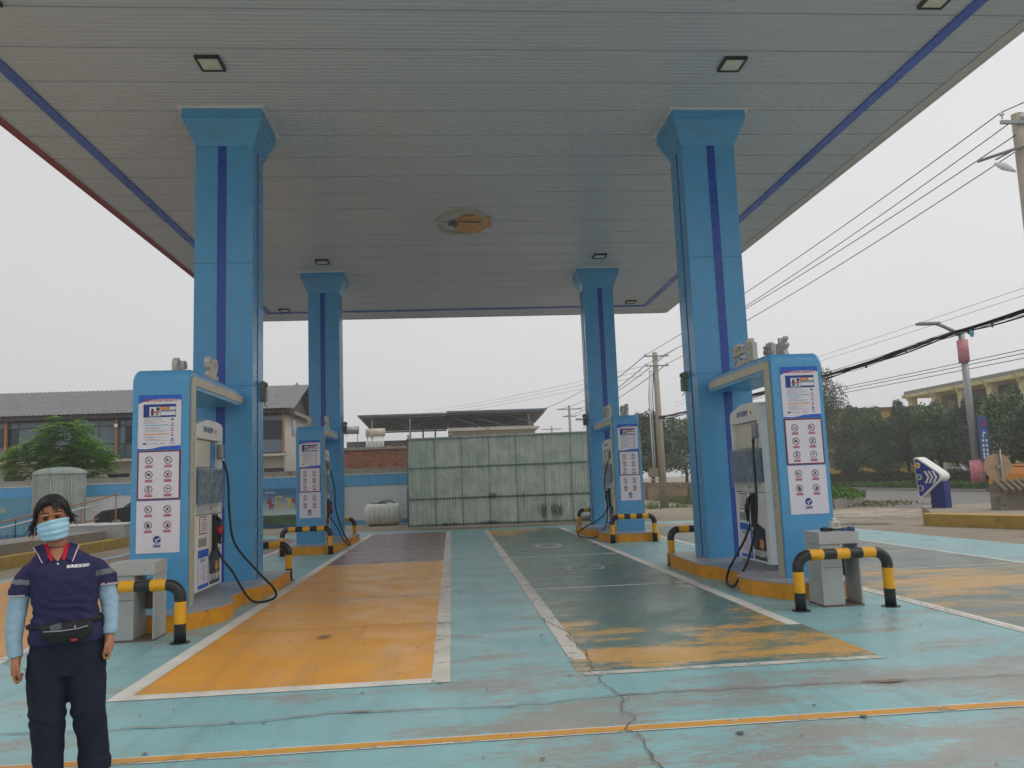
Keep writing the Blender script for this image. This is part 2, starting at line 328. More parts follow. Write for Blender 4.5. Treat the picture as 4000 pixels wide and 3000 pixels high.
# drip line under the canopy's front edge: orange over a wider white band
def strip(name, pts, w, z, m):
    b = MB(); vs = [(x, y-w/2, z) for x, y in pts]+[(x, y+w/2, z) for x, y in pts]; n = len(pts)
    b.add(vs, [(i, i+1, n+i+1, n+i) for i in range(n-1)]); return struct(name, b, m, recalc=False)
lp = [(x, 5.0+.004*math.sin(x)) for x in [i*.5-9 for i in range(40)]]
strip('drip_line_white', lp, .125, .0065, lw2); strip('drip_line_orange', lp, .085, .0080, lof)
RY = ragged('torn_yellow_paint', S(228, 172, 70), .31, 1.5, (.4, 3.2, 1), soft=.07); RW = ragged('faded_white_mark', S(170, 172, 166), .40, 6, (1, 1, 1), 1.)
RG = ragged('bare_concrete_patch', S(150, 141, 130), .30, 1.3, (.5, 1.8, 1), soft=.22, top=.7); RGD = ragged('oily_patch', S(112, 104, 96), .34, 1.2, (.5, 1.8, 1), soft=.25, top=.6)
sheet('oil_spot', -1.47, -1.25, 8.35, 8.75, .011, RGD)
def ring_mark(cx, cy, rx, ry, a0, a1):
    b = MB(); n = 24; vs = []
    for i in range(n+1):
        a = R(a0+(a1-a0)*i/n)
        for k in (1, .62): vs.append((cx+rx*k*math.cos(a), cy+ry*k*math.sin(a), .0085))
    b.add(vs, [(2*i, 2*i+1, 2*i+3, 2*i+2) for i in range(n)]); struct('floor_numeral', b, M('faded_mark', S(196, 198, 190), .6, .25, 6), recalc=False)
ring_mark(2.2, 18.4, .33, .62, 0, 360); ring_mark(2.12, 13.65, .22, .36, 60, 300); ring_mark(2.45, 13.7, .14, .36, -170, 150); ring_mark(6.9, 18.4, .33, .62, 0, 360)
CRK = M('crack_dark', S(122, 108, 98), .95, .2, 20); SEAL = M('joint_filler', S(148, 134, 124), .9, .15, 12)
CZ = .0135
def crack(pts, w, jit=.03, step=.06, m=CRK, blot=0.):
    global CZ; CZ += .0001
    P = []
    for (x0, y0), (x1, y1) in zip(pts, pts[1:]):
        n = max(1, int(math.hypot(x1-x0, y1-y0)/step))
        for i in range(n): P.append((x0+(x1-x0)*i/n, y0+(y1-y0)*i/n))
    P.append(pts[-1]); b = MB(); vs = []; sd = random.random()*50
    for i, (x, y) in enumerate(P):
        a, c = P[max(0, i-1)], P[min(len(P)-1, i+1)]; dx, dy = c[0]-a[0], c[1]-a[1]; L = math.hypot(dx, dy) or 1
        nx, ny = -dy/L, dx/L; o = jit*(noise.noise((i*.35, sd, 0))*1.4+noise.noise((i*.9, sd, 3))*.6)
        ww = w*(.55+.9*abs(noise.noise((i*.3, 7, sd)))) + blot*max(0, noise.noise((i*.13, sd, 9))-.25)*3*(.6+.6*random.random())
        vs += [(x+nx*(o-ww/2), y+ny*(o-ww/2), CZ), (x+nx*(o+ww/2), y+ny*(o+ww/2), CZ)]
    b.add(vs, [(2*i, 2*i+1, 2*i+3, 2*i+2) for i in range(len(P)-1)]); struct('crack', b, m, recalc=False)
crack([(.93, 9.02), (1.02, 8.6), (1.12, 8.1), (1.1, 7.6), (1.15, 7.2), (1.1, 6.72), (1.08, 6.12), (1.14, 5.72), (1.12, 5.22), (1.05, 4.9), (1.08, 4.5), (1.03, 4.0)], .012, .05)
crack([(-6, 5.78), (-3, 5.7), (-2.4, 5.65), (-1.35, 5.62), (-.86, 5.72), (.4, 5.63), (1.3, 5.75), (2.6, 5.72), (4.2, 5.62), (8, 5.5)], .022, .03, m=SEAL, blot=.05)
crack([(-2.4, 9.08), (-.4, 9.02), (.9, 8.98), (2.2, 9.0), (3.8, 9.07)], .012, .015, m=SEAL, blot=.02)
crack([(-2.5, 9.05), (-.2, 9.02)], .0045, .012); crack([(-2.4, 13.25), (.9, 13.3)], .012, .015); crack([(-1.2, 11.3), (-.1, 11.3)], .012, .015)
crack([(5.22, 9.9), (5.16, 7), (5.2, 4)], .012, .05); crack([(4.5, 9.3), (5.4, 9.0), (7, 9.2)], .0045, .03); crack([(4.6, 18.2), (4.9, 16), (5.2, 13.5)], .012, .03)
crack([(-5, 8.9), (-3.8, 7.6), (-3.4, 6.9), (-3.2, 6.8)], .015, .05, m=SEAL, blot=.03); crack([(-8, 12.2), (-6, 10.4), (-4, 9.6)], .01, .03)
rnd = random.Random(21); b = MB(); b2 = MB()
for k in range(150):
    x, y = rnd.choice(((-1.4, 0), (2.2, 0), (6.9, 0), (.4, 1), (4.4, 1)))[0]+rnd.gauss(0, .7), rnd.uniform(4.2, 20); rr_ = rnd.uniform(.006, .02)*(1.6 if rnd.random() < .1 else 1); n = 9
    b.add([(x+rr_*(.7+.5*rnd.random())*math.cos(6.283*i/n), y+rr_*(.7+.5*rnd.random())*math.sin(6.283*i/n), .0136) for i in range(n)], [list(range(n))])
tag(b.build('oil_drips', M('oil_drip', S(112, 108, 102), .45, .3, 9), recalc=False), kind='stuff')
for k in range(260):
    x, y = rnd.uniform(-5, 7), rnd.uniform(3.2, 16); q = rnd.uniform(.003, .010)*(2 if rnd.random() < .04 else 1)
    b2.add([(x-q, y-q*.6, .01), (x+q, y-q, .01), (x+q*.6, y+q, .01), (x-q*.8, y+q, .01), (x, y, .01+q)], [(0, 1, 4), (1, 2, 4), (2, 3, 4), (3, 0, 4)])
tag(b2.build('grit', M('grit', S(150, 140, 126), .9, .3, 9), recalc=False), kind='stuff')
# street to the right, its far kerb, verge
road = M('street_asphalt', S(128, 126, 124), .85, .1, .4, bump=.3, bscale=40, coord='Position', dirt=S(146, 140, 130), dirt_t=.62, dscale=.5)
b = MB().add([(17.5, -20, .006), (27.6, -20, .006), (27.6, 240, .006), (17.5, 240, .006), (16.9, 34, .006), (15.6, 31.5, .006), (17, 26, .006)], [[0, 1, 2, 3, 4, 5, 6]]); struct('street', b, road)
struct('street_kerb', MB().box(27.6, 27.85, -20, 240, 0, .14, bev=.02), CONC)
struct('verge', MB().box(27.85, 38, -20, 240, 0, .12), M('verge_soil', S(88, 82, 62), .95, .2, 1, coord='Position'))
RT = ragged('pale_sand_patch', S(176, 160, 138), .36, .8, (1, 1, 1)); sheet('sandy_patch', 10.5, 17.5, 20, 31, .010, RT); sheet('sandy_patch', 9.5, 13.5, 31, 46, .010, RT)
RD = ragged('dark_damp_patch', S(104, 96, 86), .42, 1.5, (.6, 1, 1)); sheet('damp_patch', 9.7, 12.3, 19.6, 22.6, .014, RD)

hz = bpy.data.materials.new('haze_air'); hz.use_nodes = True; hn = hz.node_tree.nodes; hn.clear(); ho = hn.new('ShaderNodeOutputMaterial'); hv = hn.new('ShaderNodeVolumePrincipled')
hv.inputs['Color'].default_value = (.99, .99, 1, 1); hv.inputs['Density'].default_value = .0022; hv.inputs['Anisotropy'].default_value = .2; hz.node_tree.links.new(hv.outputs[0], ho.inputs['Volume'])
tag(MB().box(-260, 260, -60, 420, -1, 16).build('haze', hz), kind='stuff')

# ------------------------------------------------------------------ canopy
XL, XR, YN, YF, ZC = -7.1, 8.22, 6.6, 28.58, 7.6
can = thing('forecourt_canopy', 'wide flat canopy with fluted white ceiling, blue band and red left edge over the pumps', 'canopy', (0, 0, 0))
seams = []; y = 9.53
while y > YN: y -= .925
seams = [YN+.02]; y += .925
while y < YF-.05: seams.append(y); y += .925
seams.append(YF-.02)
for a, c in zip(seams, seams[1:]):
    if c-a < .1: continue
    prof = []; k = max(2, round((c-a)/.103)); g = .012
    for i in range(k):
        w = (c-a-2*g)/k; y0 = a+g+i*w
        prof += [(y0, ZC), (y0+w*.62, ZC), (y0+w*.72, ZC+.012), (y0+w*.9, ZC+.012)]
    prof.append((c-g, ZC)); b = MB(); n = len(prof)
    zz = [random.uniform(-.002, .002) for _ in range(2)]
    vs = [(XL+.16, p[0], p[1]+zz[0]) for p in prof]+[(XR-.16, p[0], p[1]+zz[1]) for p in prof]
    b.add(vs, [(i, i+1, n+i+1, n+i) for i in range(n-1)])
    b.add([(XL+.16, a+g, ZC), (XR-.16, a+g, ZC), (XR-.16, a+g, ZC+.03), (XL+.16, a+g, ZC+.03)], [(0, 1, 2, 3)])
    b.add([(XL+.16, c-g, ZC), (XR-.16, c-g, ZC), (XR-.16, c-g, ZC+.03), (XL+.16, c-g, ZC+.03)], [(0, 1, 2, 3)])
    b.build('ceiling_panel', CEIL, can, recalc=False)
SOF = M('soffit_dark', S(70, 70, 68), .8)
MB().box(XL+.05, XR-.05, YN+.05, YF-.05, ZC+.035, ZC+.6).build('roof_deck', SOF, can)
FR_ = M('fascia_red', S(150, 48, 46), .4, .08); FW = M('fascia_white', S(205, 206, 204), .4, .04)
MB().box(XL-.04, XL, YN, YF, ZC-.02, ZC+.75, bev=.004).build('fascia', FR_, can)['label'] = 'red side fascia'
MB().box(XL, XL+.12, YN, YF, ZC-.014, ZC+.02).build('edge_trim', FR_, can)['label'] = 'red underside trim'; MB().box(XL+.121, XL+.158, YN, YF, ZC-.006, ZC+.02).build('edge_seam', CEIL, can)
MB().box(XR, XR+.05, YN, YF, ZC-.02, ZC+.75, bev=.004).build('fascia', FW, can)
MB().box(XR-.155, XR, YN, YF, ZC-.012, ZC+.02).build('edge_trim', FW, can)
MB().box(XL, XR, YF, YF+.05, ZC-.02, ZC+.75, bev=.004).build('fascia', FW, can); MB().box(XL, XR, YN-.05, YN, ZC-.02, ZC+.75, bev=.004).build('fascia', FW, can)
CB = M('ceiling_band_blue', S(66, 108, 205), .25, .2, .9)
bx0, bx1, by0, by1 = -6.22, 7.22, 7.6, 27.42; BW = .17
for q in ((bx0, bx0+BW, by0, by1), (bx1-BW, bx1, by0, by1)): MB().box(*q, ZC-.03, ZC-.003, bev=.003).build('blue_band', CB, can)
for q in ((bx0+BW+.001, bx1-BW-.001, by0, by0+BW), (bx0+BW+.001, bx1-BW-.001, by1-BW, by1)): MB().box(*q, ZC-.03, ZC-.003, bev=.003).build('blue_band', CB, can)
# flood lights
LENS = M('floodlight_lens', S(222, 228, 212), .2, .08, 5); LFR = M('floodlight_frame', S(44, 44, 46), .4, .1)
fl = thing('flood_light', 'recessed square floodlight in the ceiling in front of the near left column', 'ceiling light', (-3.24, 10.82, ZC), group='square floodlights in the canopy ceiling')
b = MB(); 
for q in ((-.17, .17, -.19, -.158), (-.17, .17, .158, .19), (-.17, -.14, -.158, .158), (.14, .17, -.158, .158)): b.box(*q, -.05, .0, bev=.005)
b.build('frame', LFR, fl); MB().box(-.139, .139, -.157, .157, -.035, -.008).build('lens', LENS, fl)
for x, y, lb in ((4.35, 10.78, 'in front of the near right column'), (-3.3, 21.0, 'in front of the far left column'), (4.25, 20.85, 'in front of the far right column'), (-5.5, 26.85, 'at the far left corner, left of the far left column'), (6.45, 26.62, 'at the far right corner beside the blue band'), (6.52, 9.15, 'cut by the top edge, close to the right blue band'), (-5.5, 9.3, 'cut by the photo corner at top left')):
    dup(fl, (x, y, ZC), 'square ceiling floodlight '+lb)
# ceiling emblem: white oval rim, orange gear half, white drop
em = thing('ceiling_emblem', 'oval orange and white gear emblem fixed to the middle of the ceiling', 'emblem', (.42, 17.85, ZC-.004), R(8))
def oval(rx, ry, n=36, k=1.): return [(k*rx*math.cos(2*math.pi*i/n), k*ry*math.sin(2*math.pi*i/n)) for i in range(n)]
b = MB(); o1, o2 = oval(.6, .84), oval(.53, .75); n = 36
for z0, z1 in ((-.07, 0),):
    b.add([(*p, z0) for p in o1]+[(*p, z0) for p in o2]+[(*p, z1) for p in o1]+[(*p, z1) for p in o2],
          [f for i in range(n) if not (i <= 4 or i >= 33) for j in [(i+1) % n] for f in ((i, j, n+j, n+i), (i, 2*n+i, 2*n+j, j), (n+i, n+j, 3*n+j, 3*n+i))])
b.build('rim', M('emblem_white', S(188, 188, 170), .5, .12), em)
b = MB(); gear = []
for i in range(48):
    a = 2*math.pi*i/48; r = .40 if (i//3) % 2 else .47
    gear.append((.20+r*math.cos(a)*(1.1 if math.cos(a) > 0 else .8), .06+r*1.45*math.sin(a)))
b.prism(gear, -.05, 0); b.build('gear', M('emblem_orange', S(214, 160, 104), .5, .3, 5, dirt=S(190, 184, 160), dirt_t=.54, dsoft=.2), em)
b = MB().prism([(-.2+.12*math.cos(a), .05+.16*math.sin(a)) for a in [i*.4 for i in range(16)]], -.056, -.0505); b.prism([(.1+.2*x, -.14+.045*y) for x, y in ((-1, -1), (1.6, -1), (1.6, 1), (-1, 1))], -.056, -.0505); b.build('hub', M('emblem_grey', S(96, 98, 96), .6), em)

# ------------------------------------------------------------------ columns
def column(cx, y0, label, side):
    """side: +1 = side face with the seam and lamp looks towards +X"""
    w, d = (.90 if y0 < 15 else .87), .70; c = thing('canopy_column', label, 'column', (cx, y0, 0), group='blue columns carrying the canopy'); h = w/2; zb = 7.03
    MB().box(-h, h, 0, d, .2, zb, bev=.006).build('shaft', BLUE, c)
    cap = MB(); e = .165; h2 = h+e
    cap.add([(-h-.004, -.004, zb), (h+.004, -.004, zb), (h+.004, d+.004, zb), (-h-.004, d+.004, zb), (-h2, -e, zb+.40), (h2, -e, zb+.40), (h2, d+e, zb+.40), (-h2, d+e, zb+.40)],
            [(0, 1, 5, 4), (1, 2, 6, 5), (2, 3, 7, 6), (3, 0, 4, 7), (0, 3, 2, 1), (4, 5, 6, 7)]); cap.build('capital', BLUE, c)
    MB().box(-h2-.006, h2+.006, -e-.006, d+e+.006, zb+.403, ZC-.012, bev=.004).build('capital_band', BLUE, c)
    tr = MB(); t = .06
    for q in ((-h2-t, h2+t, -e-t, -e-.008), (-h2-t, h2+t, d+e+.008, d+e+t), (-h2-t, -h2-.008, -e-.008, d+e+.008), (h2+.008, h2+t, -e-.008, d+e+.008)): tr.box(*q, ZC-.02, ZC-.001)
    tr.build('ceiling_collar', WHITE, c)
    MB().box(-.068+(.07 if side < 0 else 0)-.03, .068+(.07 if side < 0 else 0)-.03, -.006, .0, .201, zb-.003).build('blue_stripe', DBLUE, c)
    for s in (1, -1):
        x = h*s; MB().box(min(x, x+.006*s), max(x, x+.006*s), d*.42, d*.42+.04, .201, zb-.003).build('side_stripe', DBLUE, c)
        MB().box(min(x+.0065*s, x+.009*s), max(x+.0065*s, x+.009*s), d*.42+.015, d*.42+.021, .201, zb-.003).build('side_seam', BLACK, c)
    for z in (3.15, 5.1): MB().box(-h-.002, h+.002, -.0025, d+.0025, z, z+.006).build('sheet_joint', M('joint_shadow', S(40, 90, 130), .6), c)
    return c
cA = column(-3.47, 12.36, 'blue clad column at the near left, rising behind the left 92 pump', 1)
cB = column(4.48, 12.42, 'blue clad column at the near right, rising behind the diesel pump', -1)
cC = column(-3.47, 22.25, 'slimmer looking blue column at the far left behind the far left pump', 1)
cD = column(4.44, 22.25, 'slimmer looking blue column at the far right beside the green corrugated enclosure', -1)
MB().box(.437, .447, .16, .24, 1.5, 1.72, bev=.002).build('notice_plate', M('plate_grey', S(196, 198, 190), .5), cA)
def lamp_box(loc, s, label):
    t = thing('emergency_light', label, 'emergency light', loc, group='twin head emergency lamps on the columns')
    k = M('lamp_housing', S(120, 116, 104), .5, .2, 9)
    MB().box(min(0, .08*s), max(0, .08*s), -.07, .07, -.14, .08, bev=.01).build('housing', k, t)
    for y in (-.08, .08):
        b = MB().tube([(.05*s, y, .13), (.05*s, y-.07, .13)], [.035, .05], 12); b.tube([(.05*s, y*.6, .07), (.05*s, y, .13)], .012, 6); b.build('lamp_head', k, t)
    MB().tube([(.05*s, -.02, -.14), (.06*s, -.05, -.2), (.11*s, -.1, -.23)], .007, 6).build('cable', BLACK, t)
lamp_box((-3.02, 12.95, 3.1), 1, 'small lamp box with two round heads on the right side of the near left column')
lamp_box((4.035, 13.05, 3.08), -1, 'small lamp box with two round heads on the left side of the near right column')
lamp_box((-3.02, 22.85, 3.2), 1, 'small lamp box on the right side of the far left column')
lamp_box((3.99, 22.85, 3.2), -1, 'small lamp box on the left side of the far right column')

# ------------------------------------------------------------------ islands
def island(cx, y0, label, m):      # m mirrors X so that the bulges match
    c = thing('pump_island', label, 'island', (cx, y0, 0), group='raised pump islands with yellow sides')
    P = [(-.42, 0), (.42, 0), (.72, .55), (.74, .92), (.60, 1.2), (.60, 2.1), (.76, 2.35), (.76, 4.3), (-.76, 4.3), (-.76, 2.35), (-.60, 2.1), (-.60, 1.2), (-.74, .92), (-.72, .55)]
    MB().prism(P, 0, .185).build('kerb', KERBY, c)
    MB().prism([(x*1.012, y-.01 if y < .1 else y) for x, y in P], .186, .203).build('top_sheet', TILE, c)
iA = island(-3.47, 9.33, 'yellow sided pump island under the near left 92 pump', 1); iB = island(4.44, 9.33, 'yellow sided pump island under the near right diesel pump', 1)
iC = island(-3.43, 18.95, 'yellow sided pump island under the far left pump', 1); iD = island(4.3, 18.55, 'yellow sided pump island under the far right pump', 1)

# ------------------------------------------------------------------ safety signs (flat prints)
def annulus(b, x, z, r0, r1, mi, y=0, n=28):
    vs = []
    for i in range(n):
        a = 2*math.pi*i/n; vs += [(x+r*math.cos(a), y, z+r*math.sin(a)) for r in (r0, r1)]
    b.add(vs, [(2*i, 2*i+1, (2*i+3) % (2*n), (2*i+2) % (2*n)) for i in range(n)], mi)
def poly(b, pts, mi, x=0, z=0, s=1., y=0): b.add([(x+p[0]*s, y, z+p[1]*s) for p in pts], [list(range(len(pts)))], mi)
PIC = {
 'smoke': [[(-.6, -.1), (.1, -.1), (.1, -.25), (-.6, -.25)], [(.15, -.1), (.3, -.1), (.3, -.25), (.15, -.25)], [(.2, 0), (.45, .35), (.35, .4), (.12, .05)]],
 'fire': [[(-.5, .45), (.05, .1), (-.05, -.2), (-.25, -.55), (-.4, -.5), (-.3, -.1), (-.55, .1)], [(.1, .15), (.45, .5), (.5, .4), (.2, .1)]],
 'engine': [[(-.45, -.25), (.35, -.25), (.5, 0), (.3, .25), (-.3, .25), (-.5, .05)], [(-.2, .3), (.2, .3), (.2, .42), (-.2, .42)]],
 'phone': [[(-.45, -.6), (-.15, -.6), (.2, .1), (.1, .35), (-.1, .3)], [(.1, .2), (.35, .1), (.4, .45), (.2, .55)]],
 'cam': [[(-.5, .4), (.45, .2), (.5, -.05), (-.3, .05)], [(-.4, -.45), (-.1, -.4), (.05, -.1), (-.1, -.1), (-.25, -.3)]],
 'cloth': [[(-.45, -.55), (.45, -.55), (.4, .1), (.15, .5), (-.15, .5), (-.4, .1)]],
 'spike': [[(-.4, -.6), (.2, -.6), (.45, .1), (.3, .5), (.15, .15), (.05, .55), (-.1, .1)]],
}
def sign_mesh(kind, cap, red=True, pic=None, txt=None):
    b = MB(); r = .045      # mats: 0 ring, 1 ink, 2 caption, 3 white
    if red:
        annulus(b, 0, 0, .037, .0455, 0)
        for p in PIC.get(pic, []): poly(b, p, 1, 0, 0, .045)
        if kind == 'ban': poly(b, [(-.76, .66), (-.66, .76), (.76, -.66), (.66, -.76)], 0, 0, 0, .045, -.0012)
        if txt: put_text(b, txt, .07, face_y(0, -.001, 0), 1, bold=.0022)
    else:
        annulus(b, 0, 0, .0001, .0455, 2)
        poly(b, [(-.6, .1), (.2, .15), (.55, .55), (.8, .3), (.4, -.05), (-.1, -.15), (-.5, -.1)], 3, 0, 0, .045, -.001); poly(b, [(-.35, -.3), (.15, -.3), (.05, -.6), (.2, -.75), (-.4, -.75), (-.25, -.6)], 3, 0, 0, .045, -.001)
    b.add([(-.044, 0, -.088), (.044, 0, -.088), (.044, 0, -.058), (-.044, 0, -.058)], [(0, 1, 2, 3)], 2)
    put_text(b, cap, .022 if len(cap) < 5 else .0165, face_y(0, -.001, -.073), 3)
    return b.mesh('safety_sign', [MAROON, INK, RED if red else NAVY, PAPER])
SG = [sign_mesh('ban', '禁止吸烟', pic='smoke'), sign_mesh('ban', '禁止烟火', pic='fire'), sign_mesh('ban', '熄火加油', pic='engine'), sign_mesh('ban', '禁止打手机', pic='phone'),
      sign_mesh('info', '限速行驶', txt='5'), sign_mesh('info', '视频监控区', pic='cam'), sign_mesh('ban', '禁止穿化纤服', pic='cloth'), sign_mesh('ban', '禁止穿钉鞋', pic='spike'), sign_mesh('do', '消除人体静电', red=False)]
def info_mesh(w, h):
    b = MB()   # 0 paper 1 royal 2 red 3 navy 4 orange 5 light blue 6 grey 7 ink 8 maroon
    x0, x1, z1, z0 = -w/2, w/2, 0, -h
    b.quad((x0, 0, z0), (x1, 0, z0), (x1, 0, z1), (x0, 0, z1), 1)
    top = [(x0, -.16*h), (x0+.12*w, -.12*h), (x0+.3*w, -.085*h), (x0+.55*w, -.075*h), (x0+.8*w, -.075*h), (x1, -.1*h)]
    bot = [(x1, -.93*h), (x0+.8*w, -.935*h), (x0+.55*w, -.945*h), (x0+.35*w, -.975*h), (x0+.2*w, -.985*h), (x0, -.975*h)]
    b.add([(x, -.001, z) for x, z in top+bot], [list(range(12))], 0)
    put_text(b, '加油作业安全风险告知卡', .037, face_y(.01*w, -.002, -.105*h), 2, bold=.0008)
    def rc(a, c, d, e, mi, y=-.0025): b.quad((x0+a*w, y, -e*h), (x0+c*w, y, -e*h), (x0+c*w, y, -d*h), (x0+a*w, y, -d*h), mi)
    rc(.12, .88, .17, .41, 3, -.002); rc(.26, .52, .22, .39, 0); rc(.30, .36, .25, .38, 7, -.003); rc(.42, .5, .23, .29, 7, -.003); rc(.28, .5, .30, .325, 2, -.0035)
    rc(.40, .48, .33, .38, 6, -.003); rc(.53, .72, .22, .275, 4); rc(.73, .87, .22, .275, 0); rc(.53, .87, .31, .375, 0); rc(.53, .87, .28, .305, 6)
    rc(.12, .72, .545, .562, 5); rc(.12, .72, .71, .727, 4); rc(.12, .2, .875, .905, 3); rc(.22, .45, .885, .893, 6); rc(.52, .62, .885, .893, 7); rc(.76, .86, .885, .893, 7)
    rr = random.Random(3)
    for z in (.435, .455, .475, .495, .515, .59, .61, .63, .65, .67, .75, .77, .79, .81, .83): rc(.13+.04*rr.random(), .35+.36*rr.random(), z, z+.006, 6)
    b.add([(x0+.76*w, -.0025, -.47*h), (x0+.84*w, -.0025, -.47*h), (x0+.8*w, -.0025, -.425*h)], [(0, 1, 2)], 7)
    for z in (.53, .62, .71): annulus(b, x0+.8*w, -z*h, .008, .0125, 8, -.0025, 16); rc(.765, .835, z+.03, z+.045, 2)
    annulus(b, x0+.8*w, -.81*h, .0001, .0125, 3, -.0025, 16); rc(.765, .835, .84, .855, 3)
    return b.mesh('notice_print', [PAPER, ROYAL, RED, NAVY, ORANGE, LBLUE, GREYT, INK, MAROON])
PW = .50; INFO = info_mesh(PW, .66)
def housing(loc, px, pz, label, letters, ltext):
    """arched pump housing: upright end panel, flat top arm back to the column. px: posters' centre offset, pz: posters' top"""
    t = thing('pump_housing', label, 'pump housing', loc, group='blue arched housings over the pumps')
    h = .33; H = 2.85; dpt = .26; L = 2.45; r = .14; bh = .235
    # end panel and arm as one bent sheet: profile in YZ extruded along X, with rounded top front corner (about X too)
    def prof(i0=0., side=0):
        P = [(i0, i0)] if False else []
        return P
    arcs = [(r-r*math.cos(a), H-r+r*math.sin(a)) for a in [R(90)*i/6 for i in range(7)]]
    body = [(0, 0)]+arcs+[(L, H), (L, H-bh), (dpt, H-bh), (dpt, 0)]
    b = MB(); 
    # rounded upper edges across X: build as slices
    xs = [(-h, .035), (-h+.012, .012), (-h+.035, 0), (h-.035, 0), (h-.012, .012), (h, .035)]
    n = len(body); vs = []
    for x, dz in xs:
        for (y, z) in body:
            vs.append((x, y, z-(dz if z > H-r*.9 and z > 1 and y < L+1 and z > H-bh+.01 else 0)))
    fs = [(k*n+i, k*n+(i+1) % n, (k+1)*n+(i+1) % n, (k+1)*n+i) for k in range(5) for i in range(n)]
    b.add(vs, fs); b.add(vs[:n], [list(range(n))[::-1]]); b.add(vs[-n:], [list(range(n))]); b.build('shell', BLUE, t)
    for s in (1, -1):   # cream light box band let into each side
        x = h*s; b = MB(); a0, a1 = .055, .045
        arc = [(r-(r-a0)*math.cos(a), H-r+(r-a0)*math.sin(a)-.03) for a in [R(90)*i/5 for i in range(6)]]
        out = [(a0, .004)]+arc+[(L-.02, H-a0-.03)]; inn = [(L-.02, H-bh+a1), (dpt-a1, H-bh+a1), (dpt-a1, .004)]
        b.prism(out+inn, min(x+.002*s, x+.012*s), max(x+.002*s, x+.012*s), axis='x'); b.build('light_band', CREAM, t)
    MB().box(-.2, .2, L, L+.33, H-.2, H-.05).build('arm_bracket', BLUE, t)
    pb = MB().box(px-PW/2, px+PW/2, -.006, -.002, pz-.66, pz).build('notice_sheet', PAPER, t); link('notice_print', INFO, pb, (px, -.0075, pz))
    f = MB(); z1 = pz-.67; z0 = z1-.585; f.box(px-PW/2, px+PW/2, -.008, -.002, z0, z1)
    sb = f.build('framed_sign_board', MAROON, t); MB().box(px-PW/2+.018, px+PW/2-.018, -.0105, -.0085, z0+.018, z1-.018).build('board_face', PAPER, sb)
    for i, k in enumerate((0, 1, 2, 3, 4, 5)):
        o = link('safety_sign', SG[k], sb, (px+(-.115 if i % 2 == 0 else .105), -.0125, z1-.115-.172*(i//2)))
    z1 = z0-.012; z0 = z1-.61; lb = MB().box(px-PW/2, px+PW/2, -.007, -.002, z0, z1).build('sign_board', PAPER, t)
    for k, x, z in ((1, -.115, .10), (3, .105, .10), (6, -.115, .285), (7, .105, .285), (8, -.01, .455)): link('safety_sign', SG[k], lb, (px+x, -.009, z1-z))
    if letters:
        for s in (1, -1):
            for (ch, y) in letters:
                b = MB(); put_text(b, ch, .40 if ch in '92' else .34, face_x(s*.22, y if s > 0 else y+.05, H+(.16 if ch in '92' else .15), 1 if s > 0 else -1), ext=.032, bold=.010); b.build('top_letter', LETTER, t)
            MB().box(s*.22-.05, s*.22+.05, min(y for _, y in letters)-.2, max(y for _, y in letters)+.2, H, H+.015).build('letter_base', LETTER, t)
    return t
hA = housing((-3.465, 9.76, .2), -.01, 2.53, 'blue arched pump housing at the near left with 92 figures and sign boards', [('9', 1.12), ('2', 1.38)], 0)
hB = housing((4.47, 9.74, .2), .03, 2.66, 'blue arched pump housing at the near right with diesel lettering on its top', [('柴', 1.3), ('油', .85)], 0)
hC = housing((-3.42, 19.6, .2), .0, 2.50, 'blue arched pump housing at the far left with sign boards, behind the striped barrier', [('9', 1.12), ('2', 1.38)], 0)
hD = housing((4.36, 19.25, .2), .03, 2.62, 'blue arched pump housing at the far right before the green enclosure', [('柴', 1.3), ('油', .85)], 0)

# ------------------------------------------------------------------ fuel dispensers
WRAP = glassy('crumpled_film', S(205, 212, 214), .25, .12)
DISP = M('display_blue', S(74, 108, 140), .25, .3, 6, dirt=S(120, 90, 100), dirt_t=.66, dscale=4)
DNAVY = M('sticker_navy', S(34, 42, 66), .4, .1); BRAND = '酷车能量吧'
def noz(parent, x, y, z, s, red):
    """pistol nozzle hanging in its holster, s = +1 face towards +X"""
    b = MB().box(min(x, x+.05*s), max(x, x+.05*s), y-.05, y+.06, z-.42, z+.06, bev=.012); hol = b.build('nozzle_holster', BLACK, parent)
    p = [(x+.09*s, y-.03, z-.12), (x+.11*s, y+.0, z-.02), (x+.1*s, y+.03, z+.03), (x+.06*s, y+.03, z-.02), (x+.05*s, y+.02, z-.2)]
    b = MB().tube([(x+.09*s, y+.05, z-.32), (x+.1*s, y+.03, z-.15), (x+.09*s, y, z-.03), (x+.05*s, y, z+.02)], [.022, .03, .028, .014], 10)
    b.tube([(x+.1*s, y+.07, z-.34), (x+.12*s, y-.06, z-.3), (x+.11*s, y-.06, z-.1), (x+.09*s, y, z-.05)], .009, 6)
    b.build('nozzle', BLACK, parent)
    MB().tube([(x+.1*s, y+.04, z-.21), (x+.1*s, y+.03, z-.1)], [.036, .036], 10).build('nozzle_guard', M('guard_red', S(190, 30, 34), .4) if red else BLACK, parent)
    MB().tube([(x+.09*s, y+.05, z-.32), (x+.085*s, y+.06, z-.42)], [.02, .017], 10).build('hose_coupling', CHROME, parent)
